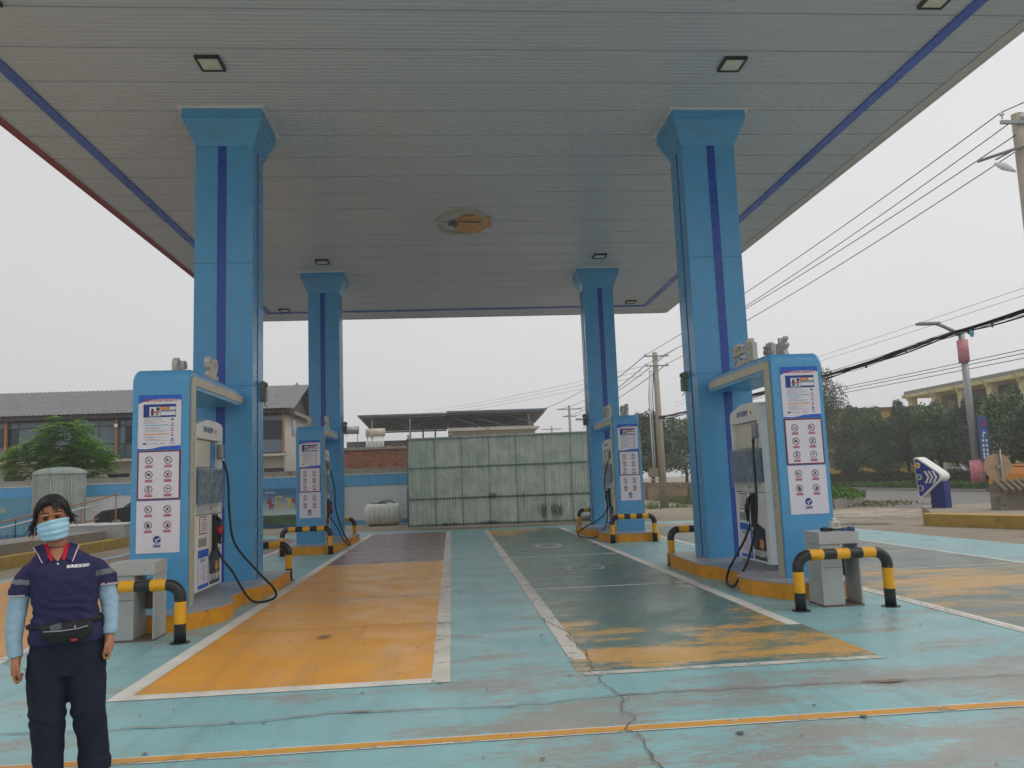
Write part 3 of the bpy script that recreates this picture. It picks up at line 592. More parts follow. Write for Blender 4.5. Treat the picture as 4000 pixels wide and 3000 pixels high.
def dispenser(loc, label, s, red, hose, rz=0.):
    """local x: half depth .21; y 0..1.2 ; s = side with the hose"""
    t = thing('fuel_dispenser', label, 'fuel pump', loc, rz, group='white fuel pumps between housing and column')
    W2 = .215; L = 1.18
    MB().box(-W2+.03, W2-.03, .03, L-.03, 0, .08).build('base', STEEL, t)
    b = MB(); P = [(0, .08), (L, .08), (L, 2.05)]+[(L-.10*(1-math.cos(a)), 2.12+.12*math.sin(a)) for a in [R(i*22.5) for i in range(5)]]+[(L*.6, 2.31), (L*.25, 2.31), (.06, 2.29), (0, 2.24)]
    # cabinet: lower body, posts and crown leave a recess for the face
    b.box(-W2, W2, 0, L, .08, 1.05, bev=.012); b.box(-W2, W2, .0, .15, 1.051, 2.05, bev=.01); b.box(-W2+.1, W2-.1, .15, L-.04, 1.051, 2.05)
    b.box(-W2, W2, L-.045, L, 1.051, 2.05, bev=.008); b.prism([(0, 2.051), (L, 2.051)]+P[2:], -W2, W2, axis='x')
    b.build('cabinet', WHITE, t)
    for k in (1, -1):
        x = W2*k
        def bx(nm, m, d0, d1, y0, y1, z0, z1, bev=0.): return MB().box(min(x+d0*k, x+d1*k), max(x+d0*k, x+d1*k), y0, y1, z0, z1, bev=bev).build(nm, m, t)
        bx('door_sheet', M('door_beige', S(226, 220, 206), .4, .05), -.098, -.07, .34, 1.1, 1.68, 2.04)
        bx('blue_insert', BLUE, -.098, -.06, .165, .33, 1.5, 2.03); d = bx('display', DISP, -.09, .02, .03, L-.02, 1.19, 1.66, .012)
        # film stuck over the display, crumpled
        b = MB(); n = 16; vs = []
        for i in range(n+1):
            for j in range(n+1):
                y, z = .02+(L-.0)*i/n, 1.12+.54*j/n; vs.append((x+(.035+.02*noise.noise((y*9, z*9, k*5)))*k, y+.01*noise.noise((z*13, 3, k)), z))
        b.add(vs, [(i*(n+1)+j, (i+1)*(n+1)+j, (i+1)*(n+1)+j+1, i*(n+1)+j+1) for i in range(n) for j in range(n)], 0, True); b.build('protective_film', WRAP, t)
        bx('lock', CHROME, .0, .02, .55, .6, 1.10, 1.15, .008); bx('panel_joint', BLACK, .0, .002, .02, L-.02, 1.045, 1.052)
        st = bx('rule_sticker', RED, .001, .004, .72, 1.02, .80, 1.03); q = bx('sticker_face', PAPER, .0045, .006, .735, 1.005, .815, 1.015)
        b = MB()
        for i, z in enumerate((.98, .945, .92, .895, .87, .845)): b.box(min(x+.0065*k, x+.0075*k), max(x+.0065*k, x+.0075*k), .77, .9+.07*((i*7) % 3)/2, z, z+(.012 if i == 0 else .006), 0 if i else 1)
        b.build('sticker_text', [INK, RED], t)
        bx('meter_plate', M('meter_grey', S(150, 152, 150), .5, .3, 60), .001, .004, .72, 1.04, .64, .75)
        bx('tall_poster', ROYAL, .001, .004, .62, 1.06, .11, .60); bx('tall_poster_face', PAPER, .0045, .006, .66, 1.06, .16, .50)
        b = MB()
        for i in range(9): b.box(min(x+.0065*k, x+.0075*k), max(x+.0065*k, x+.0075*k), .74, .86+.14*((i*5) % 4)/3, .20+.024*i, .206+.024*i, 0)
        b.box(min(x+.0065*k, x+.0075*k), max(x+.0065*k, x+.0075*k), .78, .98, .44, .49, 1); b.box(min(x+.008*k, x+.009*k), max(x+.008*k, x+.009*k), .80, .86, .445, .485, 2); b.build('poster_print', [GREYT, LBLUE, ORANGE], t)
        pg = [(.12, .115), (.56, .115), (.60, .50), (.40, .62), (.12, .55)]
        b = MB(); b.prism(pg, min(x+.001*k, x+.004*k), max(x+.001*k, x+.004*k), axis='x'); b.build('navy_sticker', DNAVY, t)
        sg = -1 if k < 0 else 1
        b = MB(); put_text(b, BRAND, .098, face_x(x+.0055*k, .34, .20, sg), bold=.002); b.build('brand_lettering', WHITE, t)
        b = MB(); mm = face_x(x+.0055*k, .26, .34, sg)
        b.add([(.085*math.cos(a)*(.8+.2*(i % 2)), .07*math.sin(a), 0) for i, a in enumerate([j*math.pi/8 for j in range(16)])], [list(range(16))], 0, mat=mm); b.build('brand_mark', ORANGE, t)
        b = MB(); put_text(b, BRAND, .085, face_x(x+.003*k, .66, 2.17, sg), bold=.001); b.build('brand_lettering', NAVY, t)
        b = MB(); b.add([(.04*math.cos(a), .03*math.sin(a), 0) for a in [j*math.pi/8 for j in range(16)]], [list(range(16))], 0, mat=face_x(x+.003*k, .66+.33*k*-1*-1, 2.17, sg)); b.build('brand_mark', ORANGE, t)
    b = MB()
    for i in range(9): b.box(-.05-.0, .05, -.004, .0, .2+.035*i, .21+.035*i)
    b.build('vent_slots', BLACK, t)
    x = W2*s
    noz(t, x+.005*s, .42, .98, s, red)
    b = MB().box(min(x-.02*s, x+.06*s), max(x-.02*s, x+.06*s), .10, .21, 1.80, 2.0, bev=.02); b.build('hose_swivel', STEEL, t)
    MB().tube([(x+.05*s, .17, 1.82), (x+.07*s, .16, 1.74)], [.022, .018], 10).build('hose_coupling', CHROME, t)
    def smooth(P, k=8):
        out = []
        for i in range(len(P)-1):
            p0, p1, p2, p3 = [Vector(P[max(0, min(len(P)-1, j))]) for j in (i-1, i, i+1, i+2)]
            for q in range(k):
                u = q/k; out.append(.5*((2*p1)+(-p0+p2)*u+(2*p0-5*p1+4*p2-p3)*u*u+(-p0+3*p1-3*p2+p3)*u**3))
        out.append(Vector(P[-1])); return out
    MB().tube(smooth([(x+a*s, bb, c) for a, bb, c in hose]), .017, 8).build('hose', BLACK, t)
    return t
# hose points: (outwards from face, y, z above island)
dA = dispenser((-3.47, 11.6, .2), 'white fuel pump in the near left housing with red nozzle guard and long drooping hose', -1, True,
   [(.05, .17, 1.8), (.12, .16, 1.55), (.155, .18, 1.0), (.22, .12, .6), (.5, .0, .2), (.72, .05, -.02), (.78, .15, -.13), (.68, .28, -.172), (.52, .34, -.16), (.40, .36, -.02), (.26, .40, .25), (.13, .46, .45), (.085, .48, .56)], math.pi)
dB = dispenser((4.47, 10.5, .2), 'white diesel pump in the near right housing with black nozzle and looped hose', -1, False,
   [(.05, .17, 1.8), (.12, .03, 1.6), (.14, -.02, 1.2), (.15, 0, .78), (.18, .12, .42), (.27, .16, .12), (.44, .06, -.08), (.54, .0, -.168), (.56, .2, -.15), (.44, .45, -.02), (.30, .58, .12), (.15, .53, .38), (.085, .48, .56)])
dC = dispenser((-3.44, 21.4, .2), 'white fuel pump in the far left housing with two hanging hose loops', -1, True,
   [(.05, .17, 1.8), (.16, .2, 1.3), (.2, .3, .8), (.4, .5, .2), (.62, .8, -.12), (.5, .95, -.02), (.3, .7, .3), (.085, .48, .56)], math.pi)
dD = dispenser((4.33, 20.0, .2), 'white diesel pump in the far right housing with hose looping left', -1, False,
   [(.05, .17, 1.8), (.2, .1, 1.2), (.14, .2, .6), (.3, .3, .3), (.8, .2, .05), (.95, .05, -.1), (.6, -.2, -.16), (.25, .0, .1), (.085, .48, .56)])

# ------------------------------------------------------------------ striped pipe barriers
def barrier(x0, x1, y, label, h=.60, n_str=None):
    t = thing('pipe_barrier', label, 'barrier', ((x0+x1)/2, y, 0), group='black and yellow pipe barriers at the island ends')
    w = (x1-x0)/2; r = .06; q = .14; path = []; mid = []
    def seg(pts, ids):
        for p, i in zip(pts, ids): path.append(p); mid.append(i)
    zl = [0.012, .20, .201, .425, .426, h-q]; seg([(-w, 0, z) for z in zl], [1, 1, 0, 0, 1, 1])
    a = [(-w+q-q*math.cos(R(i*15)), 0, h-q+q*math.sin(R(i*15))) for i in range(1, 7)]; seg(a, [1]*6)
    k = 5; L = 2*w-2*q
    for i in range(k):
        x = -w+q+L*i/k; seg([(x+.001, 0, h), (x+L/k, 0, h)], [0 if i % 2 == 0 else 1]*2)
    a = [(w-q+q*math.sin(R(i*15)), 0, h-q+q*math.cos(R(i*15))) for i in range(1, 7)]; seg(a, [1]*6)
    seg([(w, 0, z) for z in zl[::-1]], [1, 0, 0, 1, 1, 1])
    # colour of a segment is that of its starting point
    mids = []
    for p, c in zip(path, path[1:]+path[-1:]):
        x, z = (p[0]+c[0])/2, (p[2]+c[2])/2
        if abs(x) > w-.001: mids.append(1 if z < .20 else 0 if z < .425 else 1)
        elif abs(x) > w-q: mids.append(1)
        else: mids.append(int((x+w-q)/L*5) % 2)
    MB().tube(path, r, 16, mids=mids).build('pipe', [YPAINT, BPAINT], t)
    for s in (-1, 1): MB().disc((s*w, 0, 0), .10, 18, h=.012).build('foot_plate', BPAINT, t)
barrier(-3.92, -2.85, 8.67, 'striped pipe barrier nearest at left, in front of the grey box by the attendant')
barrier(3.79, 4.82, 8.62, 'striped pipe barrier nearest at right, in front of the grey box with gloves')
barrier(-4.0, -2.80, 13.95, 'striped pipe barrier just behind the near left column'); barrier(3.73, 4.9, 13.5, 'striped pipe barrier just behind the near right column')
barrier(-3.93, -2.83, 18.86, 'striped pipe barrier in front of the far left pump housing'); barrier(3.72, 4.72, 18.42, 'striped pipe barrier in front of the far right pump housing')
barrier(-4.0, -2.80, 23.2, 'striped pipe barrier behind the far left column near the water tank'); barrier(3.70, 4.7, 23.1, 'striped pipe barrier behind the far right column against the enclosure')

# ------------------------------------------------------------------ grey service boxes on the floor
def service_box(loc, label, flip):
    t = thing('service_box', label, 'service box', loc, group='grey metal service boxes before the pumps')
    w, d, H = .47, .38, .83; f = -1 if flip else 1
    def B(nm, x0, x1, *a, **k): return MB().box(min(x0*f, x1*f), max(x0*f, x1*f), *a, **k).build(nm, CAB, t)
    B('hood', -w/2, w/2, 0, d, .69, H, bev=.006); B('tall_bin', -w/2+.005, .02, .015, d-.01, .02, .688, bev=.004)
    B('side_plate', w/2-.02, w/2-.002, .02, d-.01, .02, .688); MB().box(-w/2, w/2, 0, d, 0, .018).build('base_plate', M('rust_plate', S(120, 96, 80), .8, .3), t)
    B('shelf', .021, w/2-.021, .02, d-.02, .60, .615)
    MB().box(min(-.16*f, -.03*f), max(-.16*f, -.03*f), .008, .0148, .56, .66, bev=.002).build('door_flap', CAB, t); MB().box(min(-.2*f, .015*f), max(-.2*f, .015*f), .0125, .0145, .43, .434).build('lid_gap', BLACK, t)
    MB().box(min(.03*f, .19*f), max(.03*f, .19*f), .30, .33, .3, .59).build('inner_back', M('rusty_inside', S(110, 84, 66), .8, .35, 7), t)
    return t
service_box((4.36, 8.76, 0), 'grey metal service box behind the nearest right barrier, with gloves on top', False)
service_box((-3.42, 8.86, 0), 'grey metal service box at the left beside the attendant, bare on top', False)
def glove(loc, rz, m, label):
    b = MB().loft([(-.07, 0, .014, .02, .012), (-.03, 0, .018, .045, .016)][:0] or [(0, 0, .004, .05, .035), (0, 0, .016, .055, .04), (.005, 0, .030, .04, .03), (.01, 0, .036, .015, .012)], 14)
    for i in range(4): b.tube([(.03, -.03+.02*i, .02), (.085+.01*(i % 2), -.035+.022*i, .014)], [.012, .009], 7)
    b.tube([(-.01, .03, .02), (.03, .065, .012)], [.012, .009], 7); b.tube([(-.03, 0, .02), (-.10, .01, .018)], [.03, .024], 10)
    o = b.build('work_glove', m, None, loc, (0, 0, rz)); tag(o, label, 'glove')
glove((4.30, 8.86, .832), .2, M('glove_dark', S(40, 42, 52), .8, .3, 30), 'dark crumpled work glove lying left on top of the right service box')
glove((4.47, 8.82, .832), 2.6, M('glove_blue', S(58, 92, 116), .8, .4, 30), 'grey blue work glove hanging over the front edge of the right service box')
t = thing('oil_bottle', 'small clear and white plastic bottle standing behind the gloves on the right service box', 'bottle', (4.46, 9.04, .832), .3)
MB().box(-.055, .055, -.03, .03, 0, .10, bev=.012).build('body', M('bottle_plastic', S(214, 210, 196), .3, .1), t); MB().tube([(.0, 0, .10), (.0, 0, .135)], [.022, .02], 10).build('cap', WHITE, t); MB().box(-.04, .04, -.032, -.030, .03, .08).build('label_print', M('label_grey', S(160, 160, 150), .5), t)

# ------------------------------------------------------------------ green corrugated enclosure
GRN = M('green_frp_sheet', S(200, 211, 202), .45, .16, 1.6, dirt=S(148, 168, 156), dirt_t=.42, dsoft=.35, stretch=(5, 5, .25), dscale=2.2)
_n, _l = GRN.node_tree.nodes, GRN.node_tree.links
_t = _n.new('ShaderNodeBsdfTranslucent'); _m = _n.new('ShaderNodeMixShader'); _m.inputs[0].default_value = .55
_l.new(_n['Principled BSDF'].inputs['Base Color'].links[0].from_socket, _t.inputs['Color']); _l.new(_n['Principled BSDF'].outputs[0], _m.inputs[1]); _l.new(_t.outputs[0], _m.inputs[2]); _l.new(_m.outputs[0], _n['Material Output'].inputs['Surface'])
GRD = M('green_frp_frame', S(112, 138, 128), .6, .12, 2)
def corr_panel(p0, p1, z0, z1, parent, dtop=0., name='corrugated_panel', m=GRN):
    p0, p1 = Vector(p0), Vector(p1); d = (p1-p0); L = d.length; d.normalize(); nrm = Vector((d.y, -d.x, 0)); b = MB(); n = max(4, int(L/.026)); vs = []
    for i in range(n+1):
        u = i/n*L; ph = (u % .105)/.105; o = .016 if .2 < ph < .55 else 0.
        q = p0+d*u+nrm*o
        for z in (z0, z1+dtop*i/n): vs.append((q.x, q.y, z))
    b.add(vs, [(2*i, 2*i+2, 2*i+3, 2*i+1) for i in range(n)]); return b.build(name, m, parent, recalc=False)
en = thing('corrugated_enclosure', 'tall pale green corrugated sheet enclosure at the back of the forecourt', 'enclosure', (-1.5, 27.95, 0))
c0, c1, c2, c3, c4 = (0, 0), (6.6, -.95), (8.7, 1.6), (8.9, 5), (.8, 5)
def lerp(a, c, u): return (a[0]+(c[0]-a[0])*u, a[1]+(c[1]-a[1])*u, 0)
for A, B_, k in ((c0, c1, 7), (c1, c2, 3), (c2, c3, 3), (c4, c0, 5)):
    for i in range(k): corr_panel(lerp(A, B_, i/k), lerp(A, B_, (i+1)/k-.002), .04, 3.14, en)
    dx, dy = B_[0]-A[0], B_[1]-A[1]; L = math.hypot(dx, dy); nx, ny = dy/L, -dx/L
    for z in (.1, 1.0, 2.07, 3.08):
        b = MB(); a_, b2 = (A[0]+nx*.0-nx*.02, A[1]-ny*.02), (B_[0]-nx*.02, B_[1]-ny*.02)
        b.tube([(*a_, z), (*b2, z)], .03, 4); b.build('rail', GRD, en)
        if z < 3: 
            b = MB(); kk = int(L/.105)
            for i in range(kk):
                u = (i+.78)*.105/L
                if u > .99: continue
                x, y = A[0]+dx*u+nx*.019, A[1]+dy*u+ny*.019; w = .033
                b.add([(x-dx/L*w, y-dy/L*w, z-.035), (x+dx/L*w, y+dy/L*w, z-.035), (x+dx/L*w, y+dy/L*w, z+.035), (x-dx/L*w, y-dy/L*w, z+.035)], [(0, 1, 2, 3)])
            tag(b.build('rail_shadow_strip', M('rail_shade_green', S(132, 152, 142), .7, .3, 5) if z > 1.5 else M('low_rail_shade_green', S(112, 120, 110), .8, .4, 5), en), kind='stuff')  # shade of each rail on the sheet, painted as darker strips
    for i in range(k+1):
        q = lerp(A, B_, i/k); MB().tube([(q[0]+nx*.022, q[1]+ny*.022, .03), (q[0]+nx*.022, q[1]+ny*.022, 3.12)], .012, 6).build('seam_batten', GRD, en)
STN = ragged('grime_stain', S(52, 52, 46), .40, 3.2, (1, 1, .8))
def stain_panel(u0, u1, z0, z1):
    dx, dy = 6.6, -.95; L = math.hypot(dx, dy); nx, ny = dy/L, -dx/L
    a = (dx*u0+nx*.045, dy*u0+ny*.045); c = (dx*u1+nx*.045, dy*u1+ny*.045)
    b = MB().quad((a[0], a[1], z0), (c[0], c[1], z0), (c[0], c[1], z1), (a[0], a[1], z1)); return b.build('grime_stain', STZ, en, recalc=False)
def ragged_z(name, col, t, scale=3.):
    m = ragged(name, col, t, scale, (1.6, 1.6, .5), soft=.22, top=.75); n = m.node_tree.nodes; l = m.node_tree.links
    s = [x for x in n if x.type == 'SEPXYZ'][0]; subs = [x for x in n if x.type == 'MATH' and x.operation == 'SUBTRACT']
    l.new(s.outputs[2], subs[1].inputs[0]); return m
STZ = ragged_z('grime_wall', S(72, 72, 62), .34)
for u0, u1, z0, z1 in ((.66, .74, .05, .85), (.72, .82, .05, .85), (.3, .55, .05, .22), (.40, .48, .85, 1.25), (.60, .606, .2, 1.6), (.845, .851, .2, 1.75), (.85, 1.0, .03, .3), (.1, .3, .03, .2)): stain_panel(u0, u1, z0, z1)
cm = thing('security_camera', 'small white security camera on top of the green enclosure', 'camera', (.02, 27.65, 3.14)); MB().box(-.05, .05, -.13, .10, .03, .12, bev=.012).build('housing', WHITE, cm); MB().tube([(0, 0, .0), (0, 0, .04)], .015, 8).build('mount', STEEL, cm)
cm2 = thing('security_camera', 'small white camera at the top left corner of the green enclosure', 'camera', (-1.45, 27.9, 3.16)); MB().box(-.05, .05, -.12, .06, .0, .09, bev=.012).build('housing', WHITE, cm2); MB().tube([(0, .03, -.02), (0, .03, .02)], .012, 8).build('mount', STEEL, cm2)

# ------------------------------------------------------------------ boundary wall, mural, tank
bw = thing('boundary_wall', 'long boundary wall panelled white with a blue top band and rough concrete coping', 'wall', (-1.2, 32.3, 0), R(-1.5))
MB().box(-25, .4, 0, .24, 0, 2.24).build('wall', CONC, bw)
for i in range(21):
    x1 = .3-1.2*i; x0 = x1-1.196
    MB().box(x0, x1, -.03, -.005, .18, 1.54).build('white_panel', PANELW, bw)
    MB().box(x0, x1, -.06, -.005, 1.545, 1.99, bev=.01).build('blue_band', BLUE, bw); MB().box(x0, x1, -.035, -.005, 0, .175).build('blue_skirting', BLUE, bw)
MB().box(-25, .35, -.075, -.002, 1.992, 2.012).build('white_trim', WHITE, bw)
mu = thing('mural_banner', 'blue banner with red and yellow characters over hills, on the wall between left pumps', 'banner', (-6.7, 32.12, .12), R(-1.5))
sk = bpy.data.materials.new('mural_sky'); n, l, p = nodes(sk); tc = n.new('ShaderNodeTexCoord'); sp = n.new('ShaderNodeSeparateXYZ'); l.new(tc.outputs['Generated'], sp.inputs[0]); cr = n.new('ShaderNodeValToRGB'); l.new(sp.outputs[2], cr.inputs[0])
cr.color_ramp.elements[0].color = (*S(205, 222, 214), 1); cr.color_ramp.elements[0].position = .25; cr.color_ramp.elements[1].color = (*S(66, 118, 160), 1); cr.color_ramp.elements[1].position = .85; l.new(cr.outputs[0], p.inputs['Base Color']); p.inputs['Roughness'].default_value = .5
MB().box(-2.1, 2.3, -.012, 0, 0, 1.42).build('print_sheet', sk, mu)
b = MB(); ht = [(-2.1+.2*i, .40+.05*noise.noise((i*.5, 1, 0))+.03*noise.noise((i*1.7, 4, 0))) for i in range(23)]; b.add([(x, -.014, z) for x, z in ht]+[(2.3, -.014, .0), (-2.1, -.014, .0)], [list(range(25))]); b.build('printed_hills', M('mural_green', S(78, 112, 74), .6, .35, 6), mu)
b = MB()
for rd in ([(-1.9, .02), (-1.4, .3), (-.9, .3), (.1, .02)], [(-.2, .3), (.9, .02), (2.2, .02), (1.0, .26), (.3, .33)], [(-.95, .02), (-.2, .33), (-.12, .33), (-.75, .02)]): b.add([(x, -.016, z) for x, z in rd], [list(range(len(rd)))])
b.build('printed_roads', M('mural_road', S(82, 88, 82), .6, .2), mu)
b = MB(); put_text(b, BRAND, .08, face_y(-.45, -.018, 1.28)); b.build('brand_lettering', WHITE, mu)
YM = M('mural_yellow', S(226, 200, 70), .5)
for ch, x, z, sz, m in (('点', -.49, .94, .22, RED), ('滴', -.12, .97, .34, YM), ('精', .24, .93, .24, YM), ('彩', .52, .93, .22, RED), ('驱', -.39, .71, .24, RED), ('在', -.02, .71, .22, YM), ('千', .31, .72, .22, YM), ('里', .62, .71, .22, RED)):
    b = MB(); put_text(b, ch, sz, face_y(x, -.018, z), bold=.008); b.build('mural_character', m, mu)
tk = thing('water_tank', 'white ribbed plastic water tank lying before the wall left of the enclosure', 'tank', (-2.65, 31.0, 0), R(-2))
TKM = M('tank_plastic', S(210, 214, 205), .4, .08, 2, dirt=S(150, 152, 120), dirt_t=.64)
b = MB(); rr = []
for i in range(41):
    u = -1+2*i/40; x = .74*u; e = (1-abs(u)**7)**.5 if abs(u) < 1 else 0; rib = 1+.06*(1 if (i % 5) < 3 else 0); rr.append((x, max(.02, .44*e*rib)))
vs = []
for x, r in rr:
    for j in range(24):
        a = 2*math.pi*j/24; vs.append((x, r*math.cos(a)*.95, .44+min(.40, max(-.43, r*math.sin(a)))))
b.add(vs, [(i*24+j, i*24+(j+1) % 24, (i+1)*24+(j+1) % 24, (i+1)*24+j) for i in range(40) for j in range(24)], 0, True); b.build('shell', TKM, tk)
MB().box(-.72, .72, -.452, -.435, .36, .39, bev=.004).build('seam_rim', TKM, tk); MB().disc((0, 0, .82), .17, 18, h=.06).build('lid', BLACK, tk)
tag(MB().tube([(-3.1, 30.9, .86), (-2.9, 30.85, .845), (-2.7, 30.88, .9), (-2.5, 30.9, .96), (-2.3, 30.9, .92), (-2.2, 30.85, .86)], .03, 8).build('garden_hose', M('hose_grey', S(120, 116, 104), .7, .2)), 'grey hose lying over the top of the white water tank', 'hose')
t = thing('stand_pipe', 'thin upright pipe with a tap between the water tank and the enclosure', 'pipe', (-1.68, 30.6, 0)); MB().tube([(0, 0, 0), (0, 0, 1.35)], .02, 8).build('riser', DBLUE, t); MB().tube([(0, 0, .8), (-.25, 0, .8)], .015, 8).build('tap', STEEL, t)

# ------------------------------------------------------------------ brick building, heaters, steel roof
bb = thing('brick_building', 'low red brick building with flat roof behind the boundary wall', 'building', (-5.6, 36, 0))
bk = bpy.data.materials.new('red_brick'); n, l, p = nodes(bk); br = n.new('ShaderNodeTexBrick'); tc = n.new('ShaderNodeTexCoord'); mp = n.new('ShaderNodeMapping'); mp.inputs['Rotation'].default_value = (R(-90), 0, 0); l.new(tc.outputs['Object'], mp.inputs[0]); l.new(mp.outputs[0], br.inputs[0])
br.inputs['Color1'].default_value = (*S(160, 88, 64), 1); br.inputs['Color2'].default_value = (*S(122, 74, 58), 1); br.inputs['Mortar'].default_value = (*S(150, 136, 118), 1); br.inputs['Scale'].default_value = 1.; br.inputs['Brick Width'].default_value = .24; br.inputs['Row Height'].default_value = .065; br.inputs['Mortar Size'].default_value = .008
l.new(mixc(n, l, .6, br.outputs[0], noise_node(n, l, 2.5, 8, .7).outputs[0], 'OVERLAY'), p.inputs['Base Color']); p.inputs['Roughness'].default_value = .9; MATS['bk'] = bk
MB().box(-.5, 6.9, 0, 5, 0, 3.14).build('wall', bk, bb); MB().box(-.55, 6.95, -.06, 5.05, 3.14, 3.26, bev=.01).build('roof', CONC, bb)
for x in (1.08, 1.75, 2.4, 3.08): MB().box(x, x+.09, -.003, .1, 2.42, 2.5).build('putlog_hole', BLACK, bb)
for i, (x, y, z) in enumerate(((-4.6, 36.2, 3.26), (-2.95, 36.3, 3.26), (-2.7, 36.2, 3.26), (-2.45, 36.3, 3.26), (-2.2, 36.25, 3.26), (-2.5, 36.25, 3.33), (-2.15, 36.2, 3.33))):
    tag(MB().box(0, .22, 0, .11, 0, .065, bev=.006).build('loose_brick', bk, None, (x, y, z), (0, 0, .3*i)), 'loose red brick lying on the flat roof of the brick building', 'brick', 'loose bricks on the flat roof')
def heater(loc, label, rack):
    t = thing('solar_water_heater', label, 'water heater', loc, 0, 'solar water heaters on the roof')
    MB().tube([(-.45, 0, .78), (.45, 0, .78)], .19, 18).build('tank', M('heater_tank', S(205, 196, 176), .5, .12, 3, dirt=S(168, 110, 70), dirt_t=.6) if rack else STEEL, t)
    if rack:
        for i in range(14): MB().tube([(-.40+.0615*i, -.02, .62), (-.40+.0615*i, -.5, .05)], .017, 6).build('glass_tube', WHITE, t)
    for s in (-1, 1): MB().tube([(s*.38, .05, 0), (s*.38, .03, .62)], .02, 6).build('leg', STEEL, t)
heater((-3.53, 37.9, 3.26), 'solar water heater with rust streaked tank and white tubes on the brick building roof', True); heater((-4.95, 39.5, 3.26+.25), 'plain grey cylinder tank on thin legs on the roof, at the far left column', False)
sr = thing('steel_shed', 'open steel shed with a wide sheet roof on posts above a low grey building', 'shed', (-5, 45, 0))
MB().box(5.1, 9.9, .2, 6, 0, 4.42).build('low_building', WALLW, sr); b = MB(); b.prism([(-.4, 4.42), (6.6, 4.42), (6.6, 4.56), (-.4, 4.56)], 4.9, 10.1, axis='x'); b.build('low_roof', WALLW, sr); MB().box(-1, 4.6, 1.5, 6.5, 0, 4.1).build('rear_building', M('grey_render', S(118, 120, 120), .8), sr)
for (x0, x1, z) in ((-.15, 4.9, 5.42), (4.85, 10.6, 5.50)):
    b = MB(); n = int((x1-x0)/.1); vs = []
    for i in range(n+1):
        x = x0+(x1-x0)*i/n; o = .03*(i % 2)
        vs += [(x, -.2, z+o), (x+(.9 if x0 < 0 else -1.2 if x > 9 else 0)*0, 8, z-.35+o)]
    b.add(vs, [(2*i, 2*i+2, 2*i+3, 2*i+1) for i in range(n)]); b.build('roof_sheet', ROOFG, sr); MB().box(x0, x1, -.28, -.2, z-.03, z+.07).build('gutter', M('gutter_blue_grey', S(112, 128, 140), .5), sr)
    for k in range(8): MB().box(x0+.1, x1-.1, 0+k*1.1, .06+k*1.1, z-.12-.044*k*1.1, z-.03-.044*k*1.1).build('purlin', STEEL, sr)
for x, y in ((.6, .2), (2.75, .2), (4.1, 4), (5.8, 3), (9.6, .4), (9.9, 2), (10.2, 4), (9.7, 6), (6.0, 5), (6.6, 5), (7.2, 5), (7.8, 5), (3.3, 5.5)): MB().box(x-.05, x+.05, y-.05, y+.05, 3.2, 5.38-.044*y).build('post', STEEL, sr)
for a, c in (((.6, .2, 4.9), (1.8, .2, 5.35)), ((2.75, .2, 4.6), (1.6, .2, 5.35)), ((2.75, .2, 4.6), (4.1, .2, 5.35)), ((6, .2, 5.3), (8.2, .2, 4.7)), ((9.6, .2, 4.9), (8.2, .2, 5.3)), ((9.9, .2, 4.8), (10.5, .2, 5.4)), ((5, .2, 5.3), (7, .2, 4.6))): MB().tube([a, c], .03, 6).build('brace', STEEL, sr)

# ------------------------------------------------------------------ two storey house at left
hs_ = thing('two_storey_house', 'two storey house with grey sheet roof and glazed upper gallery behind the left wall', 'house', (-7.7, 38.5, 0), R(-.5))
MB().box(-22, -.25, .15, 6.5, 0, 5.3).build('wall', WALLW, hs_)
gx = MB(); gx.add([(-.25, .15, 5.3), (-.25, 6.5, 5.3), (-.25, 3.4, 6.85), (-.3, .15, 5.3), (-.3, 6.5, 5.3), (-.3, 3.4, 6.85)], [(0, 1, 2), (3, 5, 4)]); gx.build('gable', M('gable_brown', S(96, 88, 84), .8, .2, 2), hs_)
b = MB(); n = int(22.4/.11); vs = []
for i in range(n+1):
    x = -22+22.4*i/n; o = .035*(i % 2); vs += [(x, -.55, 5.34+o), (x, 3.4, 6.92+o), (x, 7.3, 5.3+o)]
b.add(vs, [(3*i, 3*i+3, 3*i+4, 3*i+1) for i in range(n)]+[(3*i+1, 3*i+4, 3*i+5, 3*i+2) for i in range(n)]); b.build('roof', ROOFG, hs_, recalc=False)
MB().box(-22, .1, -.45, .6, 5.14, 5.33).build('eave_beam', M('eave_dark', S(78, 74, 72), .7), hs_); MB().box(-.3, .15, .6, 6.6, 5.16, 5.32).build('gable_eave', CONC, hs_)
MB().box(-22, .02, -.42, .15, 3.10, 3.22, bev=.01).build('gallery_floor', WALLW, hs_)
x = -.14; DF = M('window_frame_dark', S(70, 74, 78), .5)
MB().box(-22, -.1, -.10, -.04, 3.23, 3.29).build('sill_rail', DF, hs_); MB().box(-22, -.1, -.10, -.04, 5.06, 5.13).build('head_rail', DF, hs_)
k = 0; xx = -.25
while xx > -21.5:
    w = 1.22; x0 = xx-w
    f = MB(); 
    for q in ((x0, x0+.04, 3.3, 5.05), (x0+.04, xx, 3.92, 3.97), (x0+.04, xx, 4.78, 4.82)): f.box(q[0], q[1], -.09, -.05, q[2], q[3])
    fr = f.build('window', DF, hs_)
    for z0, z1, m in ((3.3, 3.915, GLASS), (3.975, 4.775, DGLASS if k % 5 in (0,) else GLASS), (4.825, 5.05, GLASS)): MB().box(x0+.04, xx, -.074, -.066, z0, z1).build('pane', m, fr)
    if k % 3 == 1: MB().box(x0+.3, x0+.9, -.066, -.045, 3.98, 4.77).build('curtain', M('curtain_grey', S(92, 100, 106), .8), fr)
    xx = x0; k += 1
for x in (-.2, -7.92, -12.9, -17.9): MB().box(x-.05, x+.05, -.28, -.16, 3.23, 5.13, bev=.01).build('gallery_post', WOODP, hs_)
